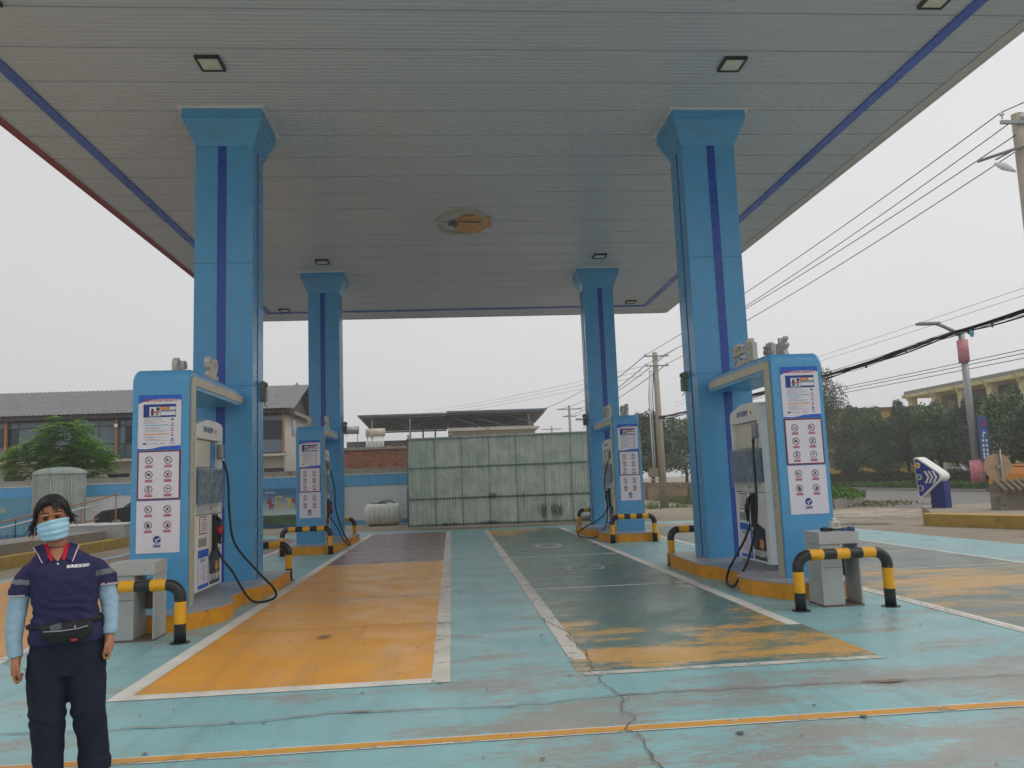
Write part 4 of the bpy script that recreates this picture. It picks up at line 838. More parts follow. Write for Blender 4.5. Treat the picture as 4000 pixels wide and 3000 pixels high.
MB().box(-7.99, -7.84, -.34, -.285, 4.72, 4.86).build('lamp_box', WHITE, hs_)
for x in (-1.1, -8.3, -13): w_ = MB().box(x-.1, x+.85, .12, .149, 2.2, 2.55).build('lower_window', DGLASS, hs_)
g_ = MB().box(-.249, -.22, 1.9, 2.7, 4.2, 5.0).build('side_window', DGLASS, hs_)

# ------------------------------------------------------------------ foliage helpers
def leaves(b, pts, size, aspect=1., droop=0., rnd=random):
    for p in pts:
        a = Vector((rnd.gauss(0, 1), rnd.gauss(0, 1), rnd.gauss(0, .7)-droop)).normalized(); c = a.cross(Vector((rnd.gauss(0, 1), rnd.gauss(0, 1), rnd.gauss(0, 1)))).normalized()
        s = size*rnd.uniform(.6, 1.3); a *= s; c *= s*aspect*.5
        i = len(b.v); b.v += [tuple(p-a*.5), tuple(p+c), tuple(p+a*.5), tuple(p-c)]; b.f.append([i, i+1, i+2, i+3]); b.m.append(0); b.s.append(False)
def blob_pts(blobs, n, rnd):
    tot = sum(r[3]*r[4] for r in blobs); out = []
    for (x, y, z, rx, rz) in blobs:
        for _ in range(int(n*rx*rz/tot)):
            v = Vector((rnd.gauss(0, 1), rnd.gauss(0, 1), rnd.gauss(0, 1))).normalized(); q = v*(rnd.random()**.35)
            k = 1+.35*noise.noise(v*2.5+Vector((x*3, y, z)))+.15*noise.noise(v*7+Vector((x, y*5, z)))
            out.append(Vector((x+q.x*rx*k, y+q.y*rx*k, z+q.z*rz*k)))
    return out
def tree(loc, h, w, label, m=LEAF1, n=9000, size=.2, seed=1, blobs=None, trunk_h=.25, name='street_tree', group='trees along the far side of the street', cat='tree'):
    rnd = random.Random(seed); t = thing(name, label, cat, loc, 0, group)
    if blobs is None:
        blobs = [(0, 0, h*.55, w*.36, h*.34)]
        for i in range(9):
            a = rnd.uniform(0, 6.28); z = h*rnd.uniform(.25, .82); q = w*.34*(1-.55*(z/h)**2); blobs.append((q*math.cos(a), q*math.sin(a), z, w*rnd.uniform(.16, .27), h*rnd.uniform(.10, .17)))
        for i in range(4): blobs.append((rnd.uniform(-.2, .2)*w, rnd.uniform(-.2, .2)*w, h*rnd.uniform(.8, .93), w*.1, h*.08))
    b = MB(); leaves(b, blob_pts(blobs, n, rnd), size, .9, .3, rnd); b.build('crown', m, t, recalc=False)
    b = MB(); top = h*.6; b.tube([(0, 0, 0), (.03*h*.3, 0, h*.2), (0, 0.02, h*.4), (0, 0, top)], [.032*h*.8, .024*h*.8, .018*h, .008*h], 8)
    for i in range(6):
        a = rnd.uniform(0, 6.28); z = h*rnd.uniform(.2, .5); e = w*rnd.uniform(.2, .34); b.tube([(0, 0, z), (e*.5*math.cos(a), e*.5*math.sin(a), z+h*.1), (e*math.cos(a), e*math.sin(a), z+h*.22)], [.012*h, .008*h, .003*h], 6)
    b.build('trunk', BARK, t); return t
# row across the street
spec = [(30.2, 62.5, 10.9, 6.4, LEAF1, 'tallest tree of the street row, its pointed top above the others at the right housing'),
        (30.5, 57.6, 6.9, 4.6, LEAF1, 'dark street tree just right of the tallest one'), (30.3, 54.0, 6.4, 4.4, LEAF2, 'street tree under the left end of the long cream building'),
        (30.4, 50.6, 6.1, 4.3, LEAF1, 'street tree behind the entrance arrow sign, left part'), (30.6, 47.4, 6.3, 4.4, LEAF2, 'street tree directly above the entrance arrow sign'),
        (30.9, 44.3, 5.9, 4.2, LEAF1, 'street tree immediately left of the lamp post base'), (30.9, 41.4, 5.9, 4.2, LEAF2, 'street tree immediately right of the lamp post'),
        (31.0, 38.4, 6.2, 4.6, LEAF1, 'street tree at the right edge above the orange car'), (31.2, 35.4, 6.3, 4.6, LEAF1, 'street tree cut by the right edge of the photo'),
        (30.4, 68.0, 7.6, 5.2, LEAF1, 'street tree beyond the tallest one, seen through the right housing')]
for i, (x, y, h, w, m, lb) in enumerate(spec): x *= 1.04; y *= 1.04; tree((x, y, .1), h*1.02-.45+(.35 if i % 3 == 0 else -.25 if i % 3 == 1 else 0), w*.80, lb, m, 17000, .14, 20+i)
tree((17.0, 66, 0), 7.4, 6.2, 'broad far tree right of the near utility pole', LEAF1, 15000, .18, 41, group='trees beyond the utility pole'); tree((13.2, 64, 0), 6.0, 4.6, 'lower far tree left of the utility pole, beside the enclosure', LEAF1, 12000, .18, 42, group='trees beyond the utility pole')
tree((20.5, 68, 0), 6.7, 5.2, 'far tree showing between the pole and the near right column', LEAF2, 12000, .18, 43, group='trees beyond the utility pole')
tree((-9.3, 50, 0), 8.2, 3.6, 'tree with narrow pointed shoots behind the right end of the left house', LEAF1, 5000, .26, 44, group=None)
# pinnate bush on the left in front of the house
t = thing('sumac_bush', 'bright green bush with feathery drooping leaves in front of the left house', 'bush', (-16.1, 34.2, 0)); rnd = random.Random(5); b = MB(); st = MB()
for k in range(1300):
    a = rnd.uniform(0, 6.28); u = rnd.random()
    if rnd.random() < .38: cx, cz, rx, rz = .1, 3.6, .95, 1.25
    elif rnd.random() < .5: cx, cz, rx, rz = -1.15, 3.0, 1.0, .85
    else: cx, cz, rx, rz = .85, 2.95, 1.0, .85
    v = Vector((rnd.gauss(0, 1), rnd.gauss(0, 1), rnd.gauss(0, 1)+.25)).normalized(); q = rnd.random()**.3*rnd.uniform(.85, 1.12)
    p = Vector((cx+v.x*rx*q, v.y*1.1*q, cz+v.z*rz*q)); d = Vector((v.x+rnd.uniform(-.4, .4), v.y+rnd.uniform(-.4, .4), .1)).normalized(); L = rnd.uniform(.35, .6); sd_ = d.cross(Vector((0, 0, 1))).normalized(); prev = None
    for i in range(9):
        s_ = i/8*L; c = p+d*s_+Vector((0, 0, .12*s_-.9*s_*s_))
        for s in (-1, 1):
            w = .14*(1-.4*i/8); e = c+sd_*s*w+Vector((0, 0, -.05)); i0 = len(b.v)
            b.v += [tuple(c), tuple((c+e)/2+d*.034), tuple(e), tuple((c+e)/2-d*.034)]; b.f.append([i0, i0+1, i0+2, i0+3]); b.m.append(0); b.s.append(False)
b.build('foliage', LEAF3, t, recalc=False)
for i in range(9): st.tube([(rnd.uniform(-.2, .2), 0, 0), (rnd.uniform(-.5, .5), 0, 1.6), (-1.2+.3*i, rnd.uniform(-.4, .4), 3.2)], [.04, .03, .01], 6)
st.build('stems', BARK, t)
# hedge on the verge, grass
def hedge(name, label, x0, x1, y0, y1, h, n, m, size=.14):
    rnd = random.Random(n); b = MB(); pts = []
    for _ in range(n):
        x, y = rnd.uniform(x0, x1), rnd.uniform(y0, y1); z = h*rnd.random()**.5*(.85+.3*noise.noise((x*.8, y*.8, 0))); pts.append(Vector((x, y, .1+z)))
    leaves(b, pts, size, .7, 0, rnd); o = b.build(name, m, recalc=False); o['kind'] = 'stuff'; return o
hedge('verge_hedge', '', 29.3, 31.2, 28, 75, 1.15, 26000, leaf('leaf_hedge', S(74, 74, 48))); hedge('verge_hedge', '', 32.2, 33.4, 28, 75, 1.0, 9000, LEAF1, .16); hedge('verge_grass', '', 27.9, 29.2, 28, 75, .45, 16000, GRASS, .12)
# planter by the street with grass, loose earth
pl = thing('roadside_planter', 'low concrete planter with green plants at the street side behind the right pump', 'planter', (0, 0, 0))
P = [(12.6, 31.0), (14.4, 29.0), (15.8, 29.9), (16.9, 31.4), (16.6, 33), (14, 35), (12.9, 34)]; MB().prism(P, 0, .36).build('kerb', CONC, pl)
b = MB(); rnd = random.Random(3); pts = []
while len(pts) < 4200:
    x, y = rnd.uniform(12.7, 16.8), rnd.uniform(29.2, 34.8)
    if (x-14.7)**2/4+(y-31.8)**2/7 < 1: pts.append(Vector((x, y, .36+.55*rnd.random()*(1-((x-14.7)**2/4+(y-31.8)**2/7)*.6))))
leaves(b, pts, .13, .6, 0, rnd); tag(b.build('planting', GRASS, pl, recalc=False), kind='stuff')
b = MB(); pts = [Vector((16.6+rnd.gauss(0, .8), 30.6+rnd.gauss(0, .9), .03+.12*rnd.random())) for _ in range(700)]; leaves(b, pts, .12, .7, 0, rnd); tag(b.build('dry_debris', M('dry_litter', S(132, 124, 92), .9, .3, 4, island=.4), recalc=False), kind='stuff')
b = MB(); pts = [Vector((9.1+rnd.gauss(0, .35), 35.9+rnd.gauss(0, .3), .3*rnd.random()**1.5)) for _ in range(500)]+[Vector((10.6+rnd.gauss(0, .4), 36.4+rnd.gauss(0, .4), .5*rnd.random()**1.5)) for _ in range(800)]+[Vector((12.1, rnd.uniform(36, 47), .35*rnd.random()**2)) for _ in range(900)]; leaves(b, pts, .1, .3, -1, rnd); tag(b.build('weeds', GRASS, recalc=False), kind='stuff')
# low street wall behind the pole
lwall = thing('low_street_wall', 'low tan brick wall with rubble top beyond the utility pole', 'wall', (0, 0, 0)); MB().box(12.35, 12.6, 34, 70, 0, .82).build('wall', M('tan_wall', S(168, 148, 122), .9, .12, 1.2, coord='Position'), lwall)
MB().box(12.3, 12.68, 34, 70, .82, .88, bev=.01).build('coping', CONC, lwall)
for y in (36, 40.5, 45, 49.5, 54): MB().box(12.22, 12.349, y, y+.35, 0, .86).build('pier', CONC, lwall)
b = MB(); rnd = random.Random(8)
for i in range(420):
    x, y = rnd.uniform(12.32, 12.64), rnd.uniform(34, 66); s = rnd.uniform(.05, .13); b.box(x-s, x+s, y-s, y+s, .88, .9+s*1.4, mat=None)
tag(b.build('rubble', M('rubble_tan', S(150, 130, 108), .95, .3, 3, island=.25), lwall), kind='stuff')

# ------------------------------------------------------------------ buildings over the street
sb_ = thing('school_building', 'long cream building with open galleries and square pillars above the street trees', 'building', (44, 0, 0))
CG = M('roof_edge_grey', S(150, 148, 140), .8, .15, 2)
MB().box(2.6, 12, 30, 72, 0, 8.0).build('wall', M('gallery_back', S(128, 122, 106), .8, .12, .5), sb_); MB().box(-.25, 12, 30, 72.4, 8.22, 8.55).build('roof_edge', CG, sb_); MB().box(-.4, 2.6, 30, 72.6, 7.9, 8.21, bev=.02).build('roof_beam', CREAMW, sb_)
MB().box(-.2, 2.6, 30, 72.2, 4.5, 5.55).build('gallery_parapet', CREAMW, sb_); MB().box(-.32, -.2, 30, 72.3, 5.4, 5.62, bev=.02).build('gallery_rail', CREAMW, sb_); MB().box(-.1, 12, 30, 72, 0, 4.4).build('lower_storey', CREAMW, sb_)
for i in range(11):
    y = 71.6-3.7*i; MB().box(-.22, .38, y-.3, y+.3, 5.56, 7.89, bev=.02).build('pillar', CREAMW, sb_); MB().prism([(-.75, 8.2), (-.4, 8.2), (-.4, 7.6)], y-.15, y+.15, axis='y').build('bracket', CREAMW, sb_)
    d = MB().box(2.5, 2.59, y-2.6, y-1.7, 5.56, 7.4).build('gallery_door', M('door_pale', S(160, 160, 158), .6), sb_)
yb = thing('yellow_building', 'ochre building with brown roof edge glimpsed behind the street trees', 'building', (41, 72, 0)); MB().box(-5, 3.2, 0, 8, 0, 6.8).build('wall', M('ochre_wall', S(200, 168, 84), .8, .1), yb); MB().box(-5.2, 3.4, -.2, 8, 6.8, 7.1).build('roof_edge', M('brown_edge', S(128, 92, 70), .8), yb)

# ------------------------------------------------------------------ poles and wires
def sag(a, c, s, n=18):
    a, c = Vector(a), Vector(c); return [a.lerp(c, i/n)+Vector((0, 0, -4*s*(i/n)*(1-i/n))) for i in range(n+1)]
def ins(b, p, mi=1): b.ell((p[0], p[1], p[2]), .055, .055, .05, 10, 6, mi); b.tube([(p[0], p[1], p[2]-.12), (p[0], p[1], p[2])], .012, 6, 0)
np_ = thing('utility_pole', 'thick concrete utility pole with crossarms and white insulators cut by the right edge', 'utility pole', (13.18, 16.2, 0), group='concrete utility poles')
MB().tube([(0, 0, 0), (-.03, 0, 9.42)], [.19, .125], 16).build('shaft', POLEC, np_)
MB().box(-.55, .75, -.16, -.10, 9.13, 9.21).build('crossarm', STEEL, np_); MB().tube([(-.93, .25, 8.40), (.5, -.5, 8.72)], .035, 6).build('crossarm', STEEL, np_); MB().tube([(-.6, .1, 8.38), (-.1, -.1, 8.62)], .02, 6).build('brace', STEEL, np_)
for p in ((-.5, -.13, 9.36), (.0, -.14, 9.32), (.6, -.13, 9.36)): b = MB(); ins(b, p); b.build('insulator', [STEEL, WHITE], np_)
b = MB().tube([(-.62, .12, 8.3), (-.45, .05, 8.2), (-.22, 0, 8.05)], [.03, .09, .02], 12); b.build('insulator', [WHITE, WHITE], np_)
mp_ = thing('utility_pole', 'concrete utility pole with two crossarms and cable drops right of the enclosure', 'utility pole', (9.9, 36.6, 0), group='concrete utility poles')
MB().tube([(0, 0, 0), (-.02, 0, 7.35)], [.19, .12], 14).build('shaft', POLEC, mp_)
for z, x0, x1 in ((7.13, -.58, .62), (6.66, -.5, .6)): MB().box(x0, x1, -.14, -.09, z, z+.06).build('crossarm', STEEL, mp_)
for x in (-.5, .5):
    for z in (7.24, 6.77): b = MB(); ins(b, (x, -.11, z)); b.build('insulator', [STEEL, WHITE], mp_)
for i, x in enumerate((-.42, -.33, -.24)): MB().tube([(x+.1, -.05, 6.5), (x-.02, -.05, 5.2), (x, -.03, 3.2), (x+.02, 0, 1.7)], .02 if i else .035, 6).build('drop_conduit', PANELW if i < 2 else WIREM, mp_)
MB().box(-.62, -.22, -.12, .12, 1.42, 1.86, bev=.01).build('junction_box', M('box_tan', S(140, 130, 108), .6), mp_); MB().tube([(-.6, 0, 1.3), (-.15, 0, 1.3)], .03, 8).build('conduit_elbow', PANELW, mp_)
for z in (5.9, 4.0, 1.9, 1.7): MB().tube([(0, 0, z), (0, 0, z+.05)], .185-.008*z, 12).build('clamp_band', STEEL, mp_)
def far_pole(x, y, h, lb, r=.12):
    t = thing('utility_pole', lb, 'utility pole', (x, y, 0), group='concrete utility poles'); MB().tube([(0, 0, 0), (0, 0, h)], [r*1.3, r*.8], 10).build('shaft', POLEC, t); MB().box(-1.3, 1.3, -.1, 0, h-.45, h-.35).build('crossarm', STEEL, t); MB().box(-.7, .7, -.1, 0, h-1.2, h-1.1).build('crossarm', STEEL, t)
far_pole(12.3, 80, 8.95, 'distant concrete pole with crossarm just left of the far right column', .15); far_pole(13.0, 100, 8.2, 'more distant slim pole left of the far pole with crossarm', .12)
def wire(a, c, s, r, lb, grp, name='power_line'): tag(MB().tube(sag(a, c, s), r, 5).build(name, WIREM), lb, 'wire', grp)
q1 = ((12.66, 16.08, 9.40), (13.18, 16.06, 9.37), (12.98, 16.1, 8.88), (13.15, 16.1, 8.62)); q2 = ((9.4, 36.5, 7.22), (10.4, 36.5, 7.22), (9.4, 36.5, 6.76), (10.4, 36.5, 6.76))
for i, (a, c) in enumerate(zip(q1, q2)): wire(a, c, .22, .012, ('highest', 'second', 'third', 'lowest')[i]+' of the four overhead wires from the near pole at the right edge', 'overhead wires to the near pole')
for a, c, nm in ((q1[0], (16, 4, 9.6), 'upper'), (q1[1], (16.4, 4, 9.5), 'lower')): wire(a, c, .2, .012, nm+' short wire running out of the photo above the near pole', 'overhead wires to the near pole')
for a, c, nm in zip(q2, ((11.4, 79.9, 8.6), (13.2, 79.9, 8.6), (11.8, 79.9, 7.85), (12.8, 79.9, 7.85)), ('upper left', 'upper right', 'lower left', 'lower right')): wire(a, c, .5, .02, nm+' thin wire running from the middle pole to the distant pole', 'overhead wires to the distant pole')
for z, nm in ((7.75, 'upper'), (7.55, 'middle'), (7.30, 'lowest')): wire((30, 90, z+.9), (30, 25, z-.55), .3, .022, nm+' of three thin wires passing behind the street lamp over the trees', 'overhead wires over the street trees')
for k, z in enumerate((6.9, 7.15)): wire((17.5, 60, z-.1), (20, 20, z+.35), .1, .008, ('lower', 'upper')[k]+' of two very thin wires above the black cable bundle', 'thin wires above the cable bundle')
for k in range(3): wire((-6+k, 120, 11.5+k*.5), (14.6, 58, 9.0+k*.35), .4, .012, ('lowest', 'middle', 'highest')[k]+' of three faint distant wires left of the far right column', 'faint distant wires')
wire((10.5, 60, 8.3), (3, 60, 6.2), .5, .018, 'dark distant cable sloping down behind the far right column', 'faint distant wires')
cb = thing('cable_bundle', 'thick sagging bundle of black cables crossing from the right edge down to the middle pole', 'cable bundle', (0, 0, 0))
ctrl = [Vector(p) for p in ((14.6, 10.5, 5.5), (13.21, 16.7, 4.93), (12.4, 18.9, 4.72), (11.75, 21.0, 4.46), (11.35, 23.0, 4.33), (10.9, 27.4, 4.22), (10.3, 32.6, 4.18), (9.9, 36.5, 4.25), (9.76, 44, 4.8), (9.7, 60, 6))]
def cat(P, u):
    i = min(len(P)-2, int(u)); f = u-i; p0, p1, p2, p3 = [P[max(0, min(len(P)-1, j))] for j in (i-1, i, i+1, i+2)]
    return .5*((2*p1)+(-p0+p2)*f+(2*p0-5*p1+4*p2-p3)*f*f+(-p0+3*p1-3*p2+p3)*f**3)
for k in range(13):
    path = []; ph = k*1.7; rad = .015+.03*(k % 3)
    for i in range(110):
        u = i/109*(len(ctrl)-1); p = cat(ctrl, u); lo = (.10 if k > 9 else 0)*abs(math.sin(u*2.2+k))
        path.append(p+Vector((rad*math.cos(u*1.3+ph)*.6, rad*.4*math.sin(u*2+ph), rad*math.sin(u*1.3+ph)-lo)))
    MB().tube(path, .007 if k % 4 else .020, 5).build('cable', WIREM, cb)
for u, m, s in ((.98, LBLUE, 1), (1.02, RED, .6), (2.55, MAROON, .7), (1.9, GREYT, .5), (.75, GREYT, .6)):
    p = cat(ctrl, u+.5); b = MB(); vs = [(p.x+.05*noise.noise((i, u, 1)), p.y, p.z-.05-.10*s*(i/4)+0) for i in range(5)]; b.ell((p.x, p.y, p.z-.12*s), .06*s, .05*s, .11*s, 8, 5); b.build('snagged_rag', m, cb)

# ------------------------------------------------------------------ street lamp with flag sleeve and sign
sl = thing('street_lamp', 'tall grey street lamp with curved arm, red banner sleeve and blue notice across the street', 'street lamp', (28.55, 41.02, .217)); sl.scale = (.86, .86, .86)
MB().tube([(0, 0, -.25), (-.12, 0, 9.9)], [.27, .19], 8).build('pole', STEEL, sl); MB().tube([(-.12, 0, 9.7), (-.7, -.1, 10.0), (-1.5, -.2, 10.35), (-2.0, -.2, 10.5)], [.14, .13, .12, .10], 8).build('arm', STEEL, sl)
MB().box(-3.1, -1.7, -.45, .1, 10.42, 10.58, bev=.04).build('lamp_head', STEEL, sl)
PINK = M('banner_pink', S(206, 132, 140), .6, .3, 1.5, dirt=S(170, 50, 80), dirt_t=.56); b = MB(); b.tube([(-.1, 0, 7.95), (-.1, 0, 9.4)], .33, 8); b.build('banner_sleeve', PINK, sl); MB().tube([(0, 0, .1), (0, 0, 1.7)], .42, 8).build('base_sleeve', PINK, sl)
SN = MB().box(.02, .62, -.5, -.42, 1.6, 4.4, bev=.02).build('notice_board', M('notice_blue', S(44, 92, 160), .5, .15), sl)
b = MB(); annulus(b, .32, 4.0, .13, .22, 0, -.51); b.build('roundel', [RED], sl); b = MB(); b.add([(.2, -.51, 3.2), (.3, -.51, 3.5), (.5, -.51, 3.35), (.3, -.51, 3.3), (.3, -.51, 3.0)], [(0, 1, 2, 3, 4)]); b.build('notice_arrow', WHITE, sl)
for z in (2.8, 2.5, 2.2, 1.95, 1.75):
    for x in (.14, .37): MB().box(x, x+.13, -.515, -.505, z, z+.18).build('notice_mark', WHITE, sl)

# ------------------------------------------------------------------ entrance arrow sign on its yellow kerb
ek = thing('yellow_kerb_wall', 'low pale yellow kerb wall running out to the right under the arrow sign', 'kerb', (11.93, 19.32, 0)); kd = math.atan2(17.0-19.32, 13.0-11.93)
b = MB(); P = [(0, 0), (1.0, -2.2), (2.4, -5.2), (3.2, -5.0), (1.6, .35), (1.2, .6), (.1, .6)]
MB().prism([(0, 0), (1.0, -2.2), (2.6, -5.6), (3.0, -5.4), (1.5, -2.0), (.55, .35), (.2, .45)], 0, .30).build('kerb', KERBP, ek); MB().prism([(.56, .35), (1.51, -2.0), (3.0, -5.3), (8, -5.3), (8, 6), (3.6, 6)], .0, .18).build('infill', gm, ek)
es = thing('entrance_arrow_sign', 'blue and white rounded triangle entrance sign with three chevrons on a blue plinth', 'sign', (15.25, 24.0, 0), R(-66))
MB().box(-.08, .40, -.18, .12, 0, 1.0, bev=.006).build('plinth', M('sign_navy', S(26, 46, 128), .4, .12, 3), es)
def rounded(pts, r, k=5):
    out = []; n = len(pts)
    for i in range(n):
        p = Vector(pts[i]); a = (Vector(pts[i-1])-p).normalized(); c = (Vector(pts[(i+1) % n])-p).normalized(); rr_ = r[i] if isinstance(r, list) else r
        for j in range(k+1): u = j/k; out.append(tuple(((p+a*rr_)*(1-u)**2+2*p*u*(1-u)+(p+c*rr_)*u*u)))
    return out
T = rounded([(-.47, 1.86), (-.38, .42), (.52, 1.17)], [.22, .16, .26]); T2 = [((x+.16)*.90-.165, (z-1.15)*.90+1.15) for x, z in T]
hd = MB().prism(T, -.30, .14, axis='y').build('head_case', WHITE, es); MB().prism(T2, -.306, -.301, axis='y').build('blue_face', M('sign_blue', S(34, 52, 150), .35, .08), es)
for z, m, g in ((1.52, ORANGE, ''), (1.15, M('sign_green', S(40, 140, 90), .4), ''), (.80, M('sign_teal', S(30, 90, 120), .4), '')):
    x = -.33+(1.52-z)*.06; b = MB(); b.tube([(x, -.306, z), (x, -.335, z)], .092, 20); b.build('button_rim', WHITE, es); MB().tube([(x, -.336, z), (x, -.342, z)], .072, 20).build('button', m, es)
for i in range(3):
    x = -.13+.13*i; b = MB(); b.prism([(x, 1.34), (x+.055, 1.34), (x+.17, 1.14), (x+.055, .95), (x, .95), (x+.11, 1.14)], -.335, -.307, axis='y'); b.build('chevron', WHITE, es)
rs_ = thing('round_sign', 'back of a tan round traffic sign on a grey post behind the tiled wall', 'traffic sign', (16.05, 22.15, 0), R(-14)); MB().disc((0, 0, 1.40), .38, 28, 'y', .02).build('disc', M('sign_back_tan', S(190, 160, 130), .7, .1, 3), rs_); MB().tube([(.05, -.04, 0), (.09, -.04, 1.9)], .028, 8).build('post', STEEL, rs_); MB().box(-.05, .12, -.06, -.001, 1.34, 1.44).build('clamp', STEEL, rs_)
# tiled wall at the right edge
tw = thing('tiled_gate_wall', 'grey brick wall with clay roof tiles at the right edge behind the kerb', 'wall', (15.4, 21.3, 0), R(-7))
MB().box(0, 6, 0, .5, 0, .72).build('wall', CONC, tw); b = MB()
for r_ in range(11):
    for c_ in range(18):
        x = .12+.245*c_+(.12 if r_ % 2 else 0); MB_ = None
        if c_ < 8: link('wall_brick', None or bpy.data.meshes.get('wall_brick') or MB().box(0, .235, -.012, .0, 0, .052, bev=.004).mesh('wall_brick', M('grey_brick', S(138, 132, 118), .9, .2, 5)), tw, (x, 0, .06+.06*r_))
tm = M('clay_tile_grey', S(128, 116, 100), .85, .25, 4)
MB().prism([(-.18, .70), (.68, .70), (.25, .97)], -.02, 6, axis='x').build('roof_core', tm, tw)
mt = None
for i in range(22):
    b = MB(); x = .04+.19*i; b.tube([(0, -.30, .72), (0, .25, 1.02)], [.062, .055], 10)
    if mt is None: mt = b.mesh('roof_tile', tm)
    link('roof_tile', mt, tw, (x, 0, 0))
# orange car on the street behind it, pale cars beyond the hedge
def car(loc, rz, col, label, name='parked_car', grp=None, sc=1.):
    t = thing(name, label, 'car', loc, rz, grp); pm = M('car_paint_'+str(len(MATS)), col, .25, .04, 2)
    side = [(-2.1, .35), (-2.15, .62), (-1.9, .82), (-1.15, .92), (-.45, 1.38), (.75, 1.42), (1.5, 1.02), (2.05, .95), (2.15, .6), (2.1, .35)]
    b = MB(); n = len(side); rows = []
    for y, k, dz in ((-.84, .93, -.0), (-.8, 1, 0), (.8, 1, 0), (.84, .93, 0)): rows += [(x*k, y*(.82 if z > 1.1 else 1), z) for x, z in side]
    b.add(rows, [(r_*n+i, r_*n+(i+1) % n, (r_+1)*n+(i+1) % n, (r_+1)*n+i) for r_ in range(3) for i in range(n)]+[list(range(n))[::-1], [3*n+i for i in range(n)]]); b.build('body', pm, t)
    for s in (-1, 1):
        yy = s*.83; MB().prism([(-.95, .93), (-.42, 1.30), (.68, 1.33), (1.2, 1.0)], yy*.86-.06 if s > 0 else yy*.86-.02, yy*.86+.02 if s > 0 else yy*.86+.06, axis='y').build('side_window', DGLASS, t)
        for x in (-1.35, 1.35):
            w = MB().tube([(x, yy-.1*s, .32), (x, yy+.02*s, .32)], .32, 20).build('wheel', BLACK, t); MB().tube([(x, yy+.021*s, .32), (x, yy+.035*s, .32)], [.2, .17], 14).build('rim', STEEL, w)
        MB().ell((-2.0, s*.6, .68), .12, .14, .07, 10, 6).build('headlight', WHITE, t)
    MB().add([(-1.17, -.68, .935), (-1.17, .68, .935), (-.5, .58, 1.37), (-.5, -.58, 1.37)], [(0, 1, 2, 3)]).build('windscreen', DGLASS, t, (-.02, 0, .01)); return t
car((26.3, 33.6, 0), R(95), S(226, 140, 30), 'orange car behind the tiled wall at the right edge')
car((36, 53, .1), R(90), S(205, 205, 205), 'pale parked car glimpsed through the trees above the arrow sign'); car((36.5, 46, .1), R(90), S(200, 202, 205), 'pale parked car glimpsed between trunks beside the lamp post')
bc = car((-10.2, 29.4, .2), R(-2), S(30, 31, 33), 'black car with its wipers lifted, parked left behind the near left pump', sc=1.)
for y in (-.35, .25): MB().tube([(-1.12, y, .93), (-1.0, y, 1.42)], .014, 6).build('raised_wiper', BLACK, bc)

# ------------------------------------------------------------------ left side: planter wall, cabinets, ramp rails, sheet shelter
lk = thing('left_planter', 'low wall with yellow painted face and grey top along the left edge behind the attendant', 'kerb', (0, 0, 0))
MB().prism([(-10.0, 17.0), (-9.75, 24.0), (-9.95, 30.5), (-10.6, 30.5), (-11.0, 24), (-11.3, 17.0)], 0, .27).build('yellow_kerb', KERBP, lk); MB().prism([(-10.3, 17.0), (-10.15, 24.0), (-10.2, 24.4), (-11.4, 24.4), (-11.9, 17)], .271, .52).build('grey_step', CONC, lk)
for k, (x, y, w, d, lb) in enumerate(((-10.15, 24.6, .85, 1.5, 'front one of two grey metal pit lids boxes on the left planter, below the car'), (-11.25, 24.9, 1.0, 1.5, 'left one of two grey metal boxes on the planter, beside the attendant shoulder'))):
    t = thing('metal_cabinet', lb, 'metal box', (x, y, .27), R(8), 'low grey metal boxes on the left planter'); MB().box(-w/2, w/2, 0, d, 0, .38, bev=.01).build('body', CAB, t); MB().box(-w/2-.02, w/2+.02, -.02, d+.02, .382, .42, bev=.008).build('lid', M('lid_pale', S(222, 224, 222), .4, .08), t)
rl_ = thing('ramp_railing', 'rusty pipe railing climbing a ramp at left behind the attendant', 'railing', (0, 0, 0))
tp = [(-14.6, 25, .62), (-13.05, 25, .95), (-12.1, 25.4, 1.2), (-11.6, 27.2, 1.42), (-11.35, 28, 1.58)]
for dz, nm in ((0, 'top_rail'), (-.16, 'middle_rail'), (-.62, 'bottom_rail')): MB().tube([(x, y, z+dz) for x, y, z in tp[:4 if dz else 5]], .025, 8).build(nm, RUST if dz != -.16 else PANELW, rl_)
for x, y, z in ((-14.2, 25, .7), (-13.05, 25, .95), (-12.55, 25.2, 1.06), (-12.1, 25.4, 1.2), (-11.87, 26.6, 1.3), (-11.37, 28, 1.56)): MB().tube([(x, y, .05), (x, y, z)], .022, 8).build('post', BPAINT if x < -12.4 else RUST, rl_)
for i in range(14): x = -14.5+.16*i; MB().tube([(x, 25.02, .1), (x, 25.02, .60+.09*(i/7))], .009, 5).build('baluster', STEEL, rl_)
sh = thing('sheet_shelter', 'rounded drum shaped shelter of pale green corrugated sheet behind the attendant', 'shelter', (-15.0, 31.2, 0)); 
for q in range(6):
    b = MB(); vs = []; n = 24
    for i in range(n+1):
        a = math.pi+math.pi*(q+i/n*.995)/6; rr_ = .93+(.018 if (i % 4) < 2 else 0)
        for z in (.9, 2.45): vs.append((rr_*math.cos(a), .55+rr_*.75*math.sin(a), z))
    b.add(vs, [(2*i, 2*i+2, 2*i+3, 2*i+1) for i in range(n)]); b.build('corrugated_panel', GRN, sh, recalc=False)
b = MB(); vs = []; n = 40
for k in range(7):
    for i in range(n):
        a = 2*math.pi*i/n; q = math.cos(k/6*math.pi/2)*(.97+(.012 if i % 2 else 0)); vs.append((q*math.cos(a), .55+q*.77*math.sin(a), 2.44+.27*math.sin(k/6*math.pi/2)))
b.add(vs, [(k*n+i, k*n+(i+1) % n, (k+1)*n+(i+1) % n, (k+1)*n+i) for k in range(6) for i in range(n)], 0, True); b.build('curved_top', GRN, sh)
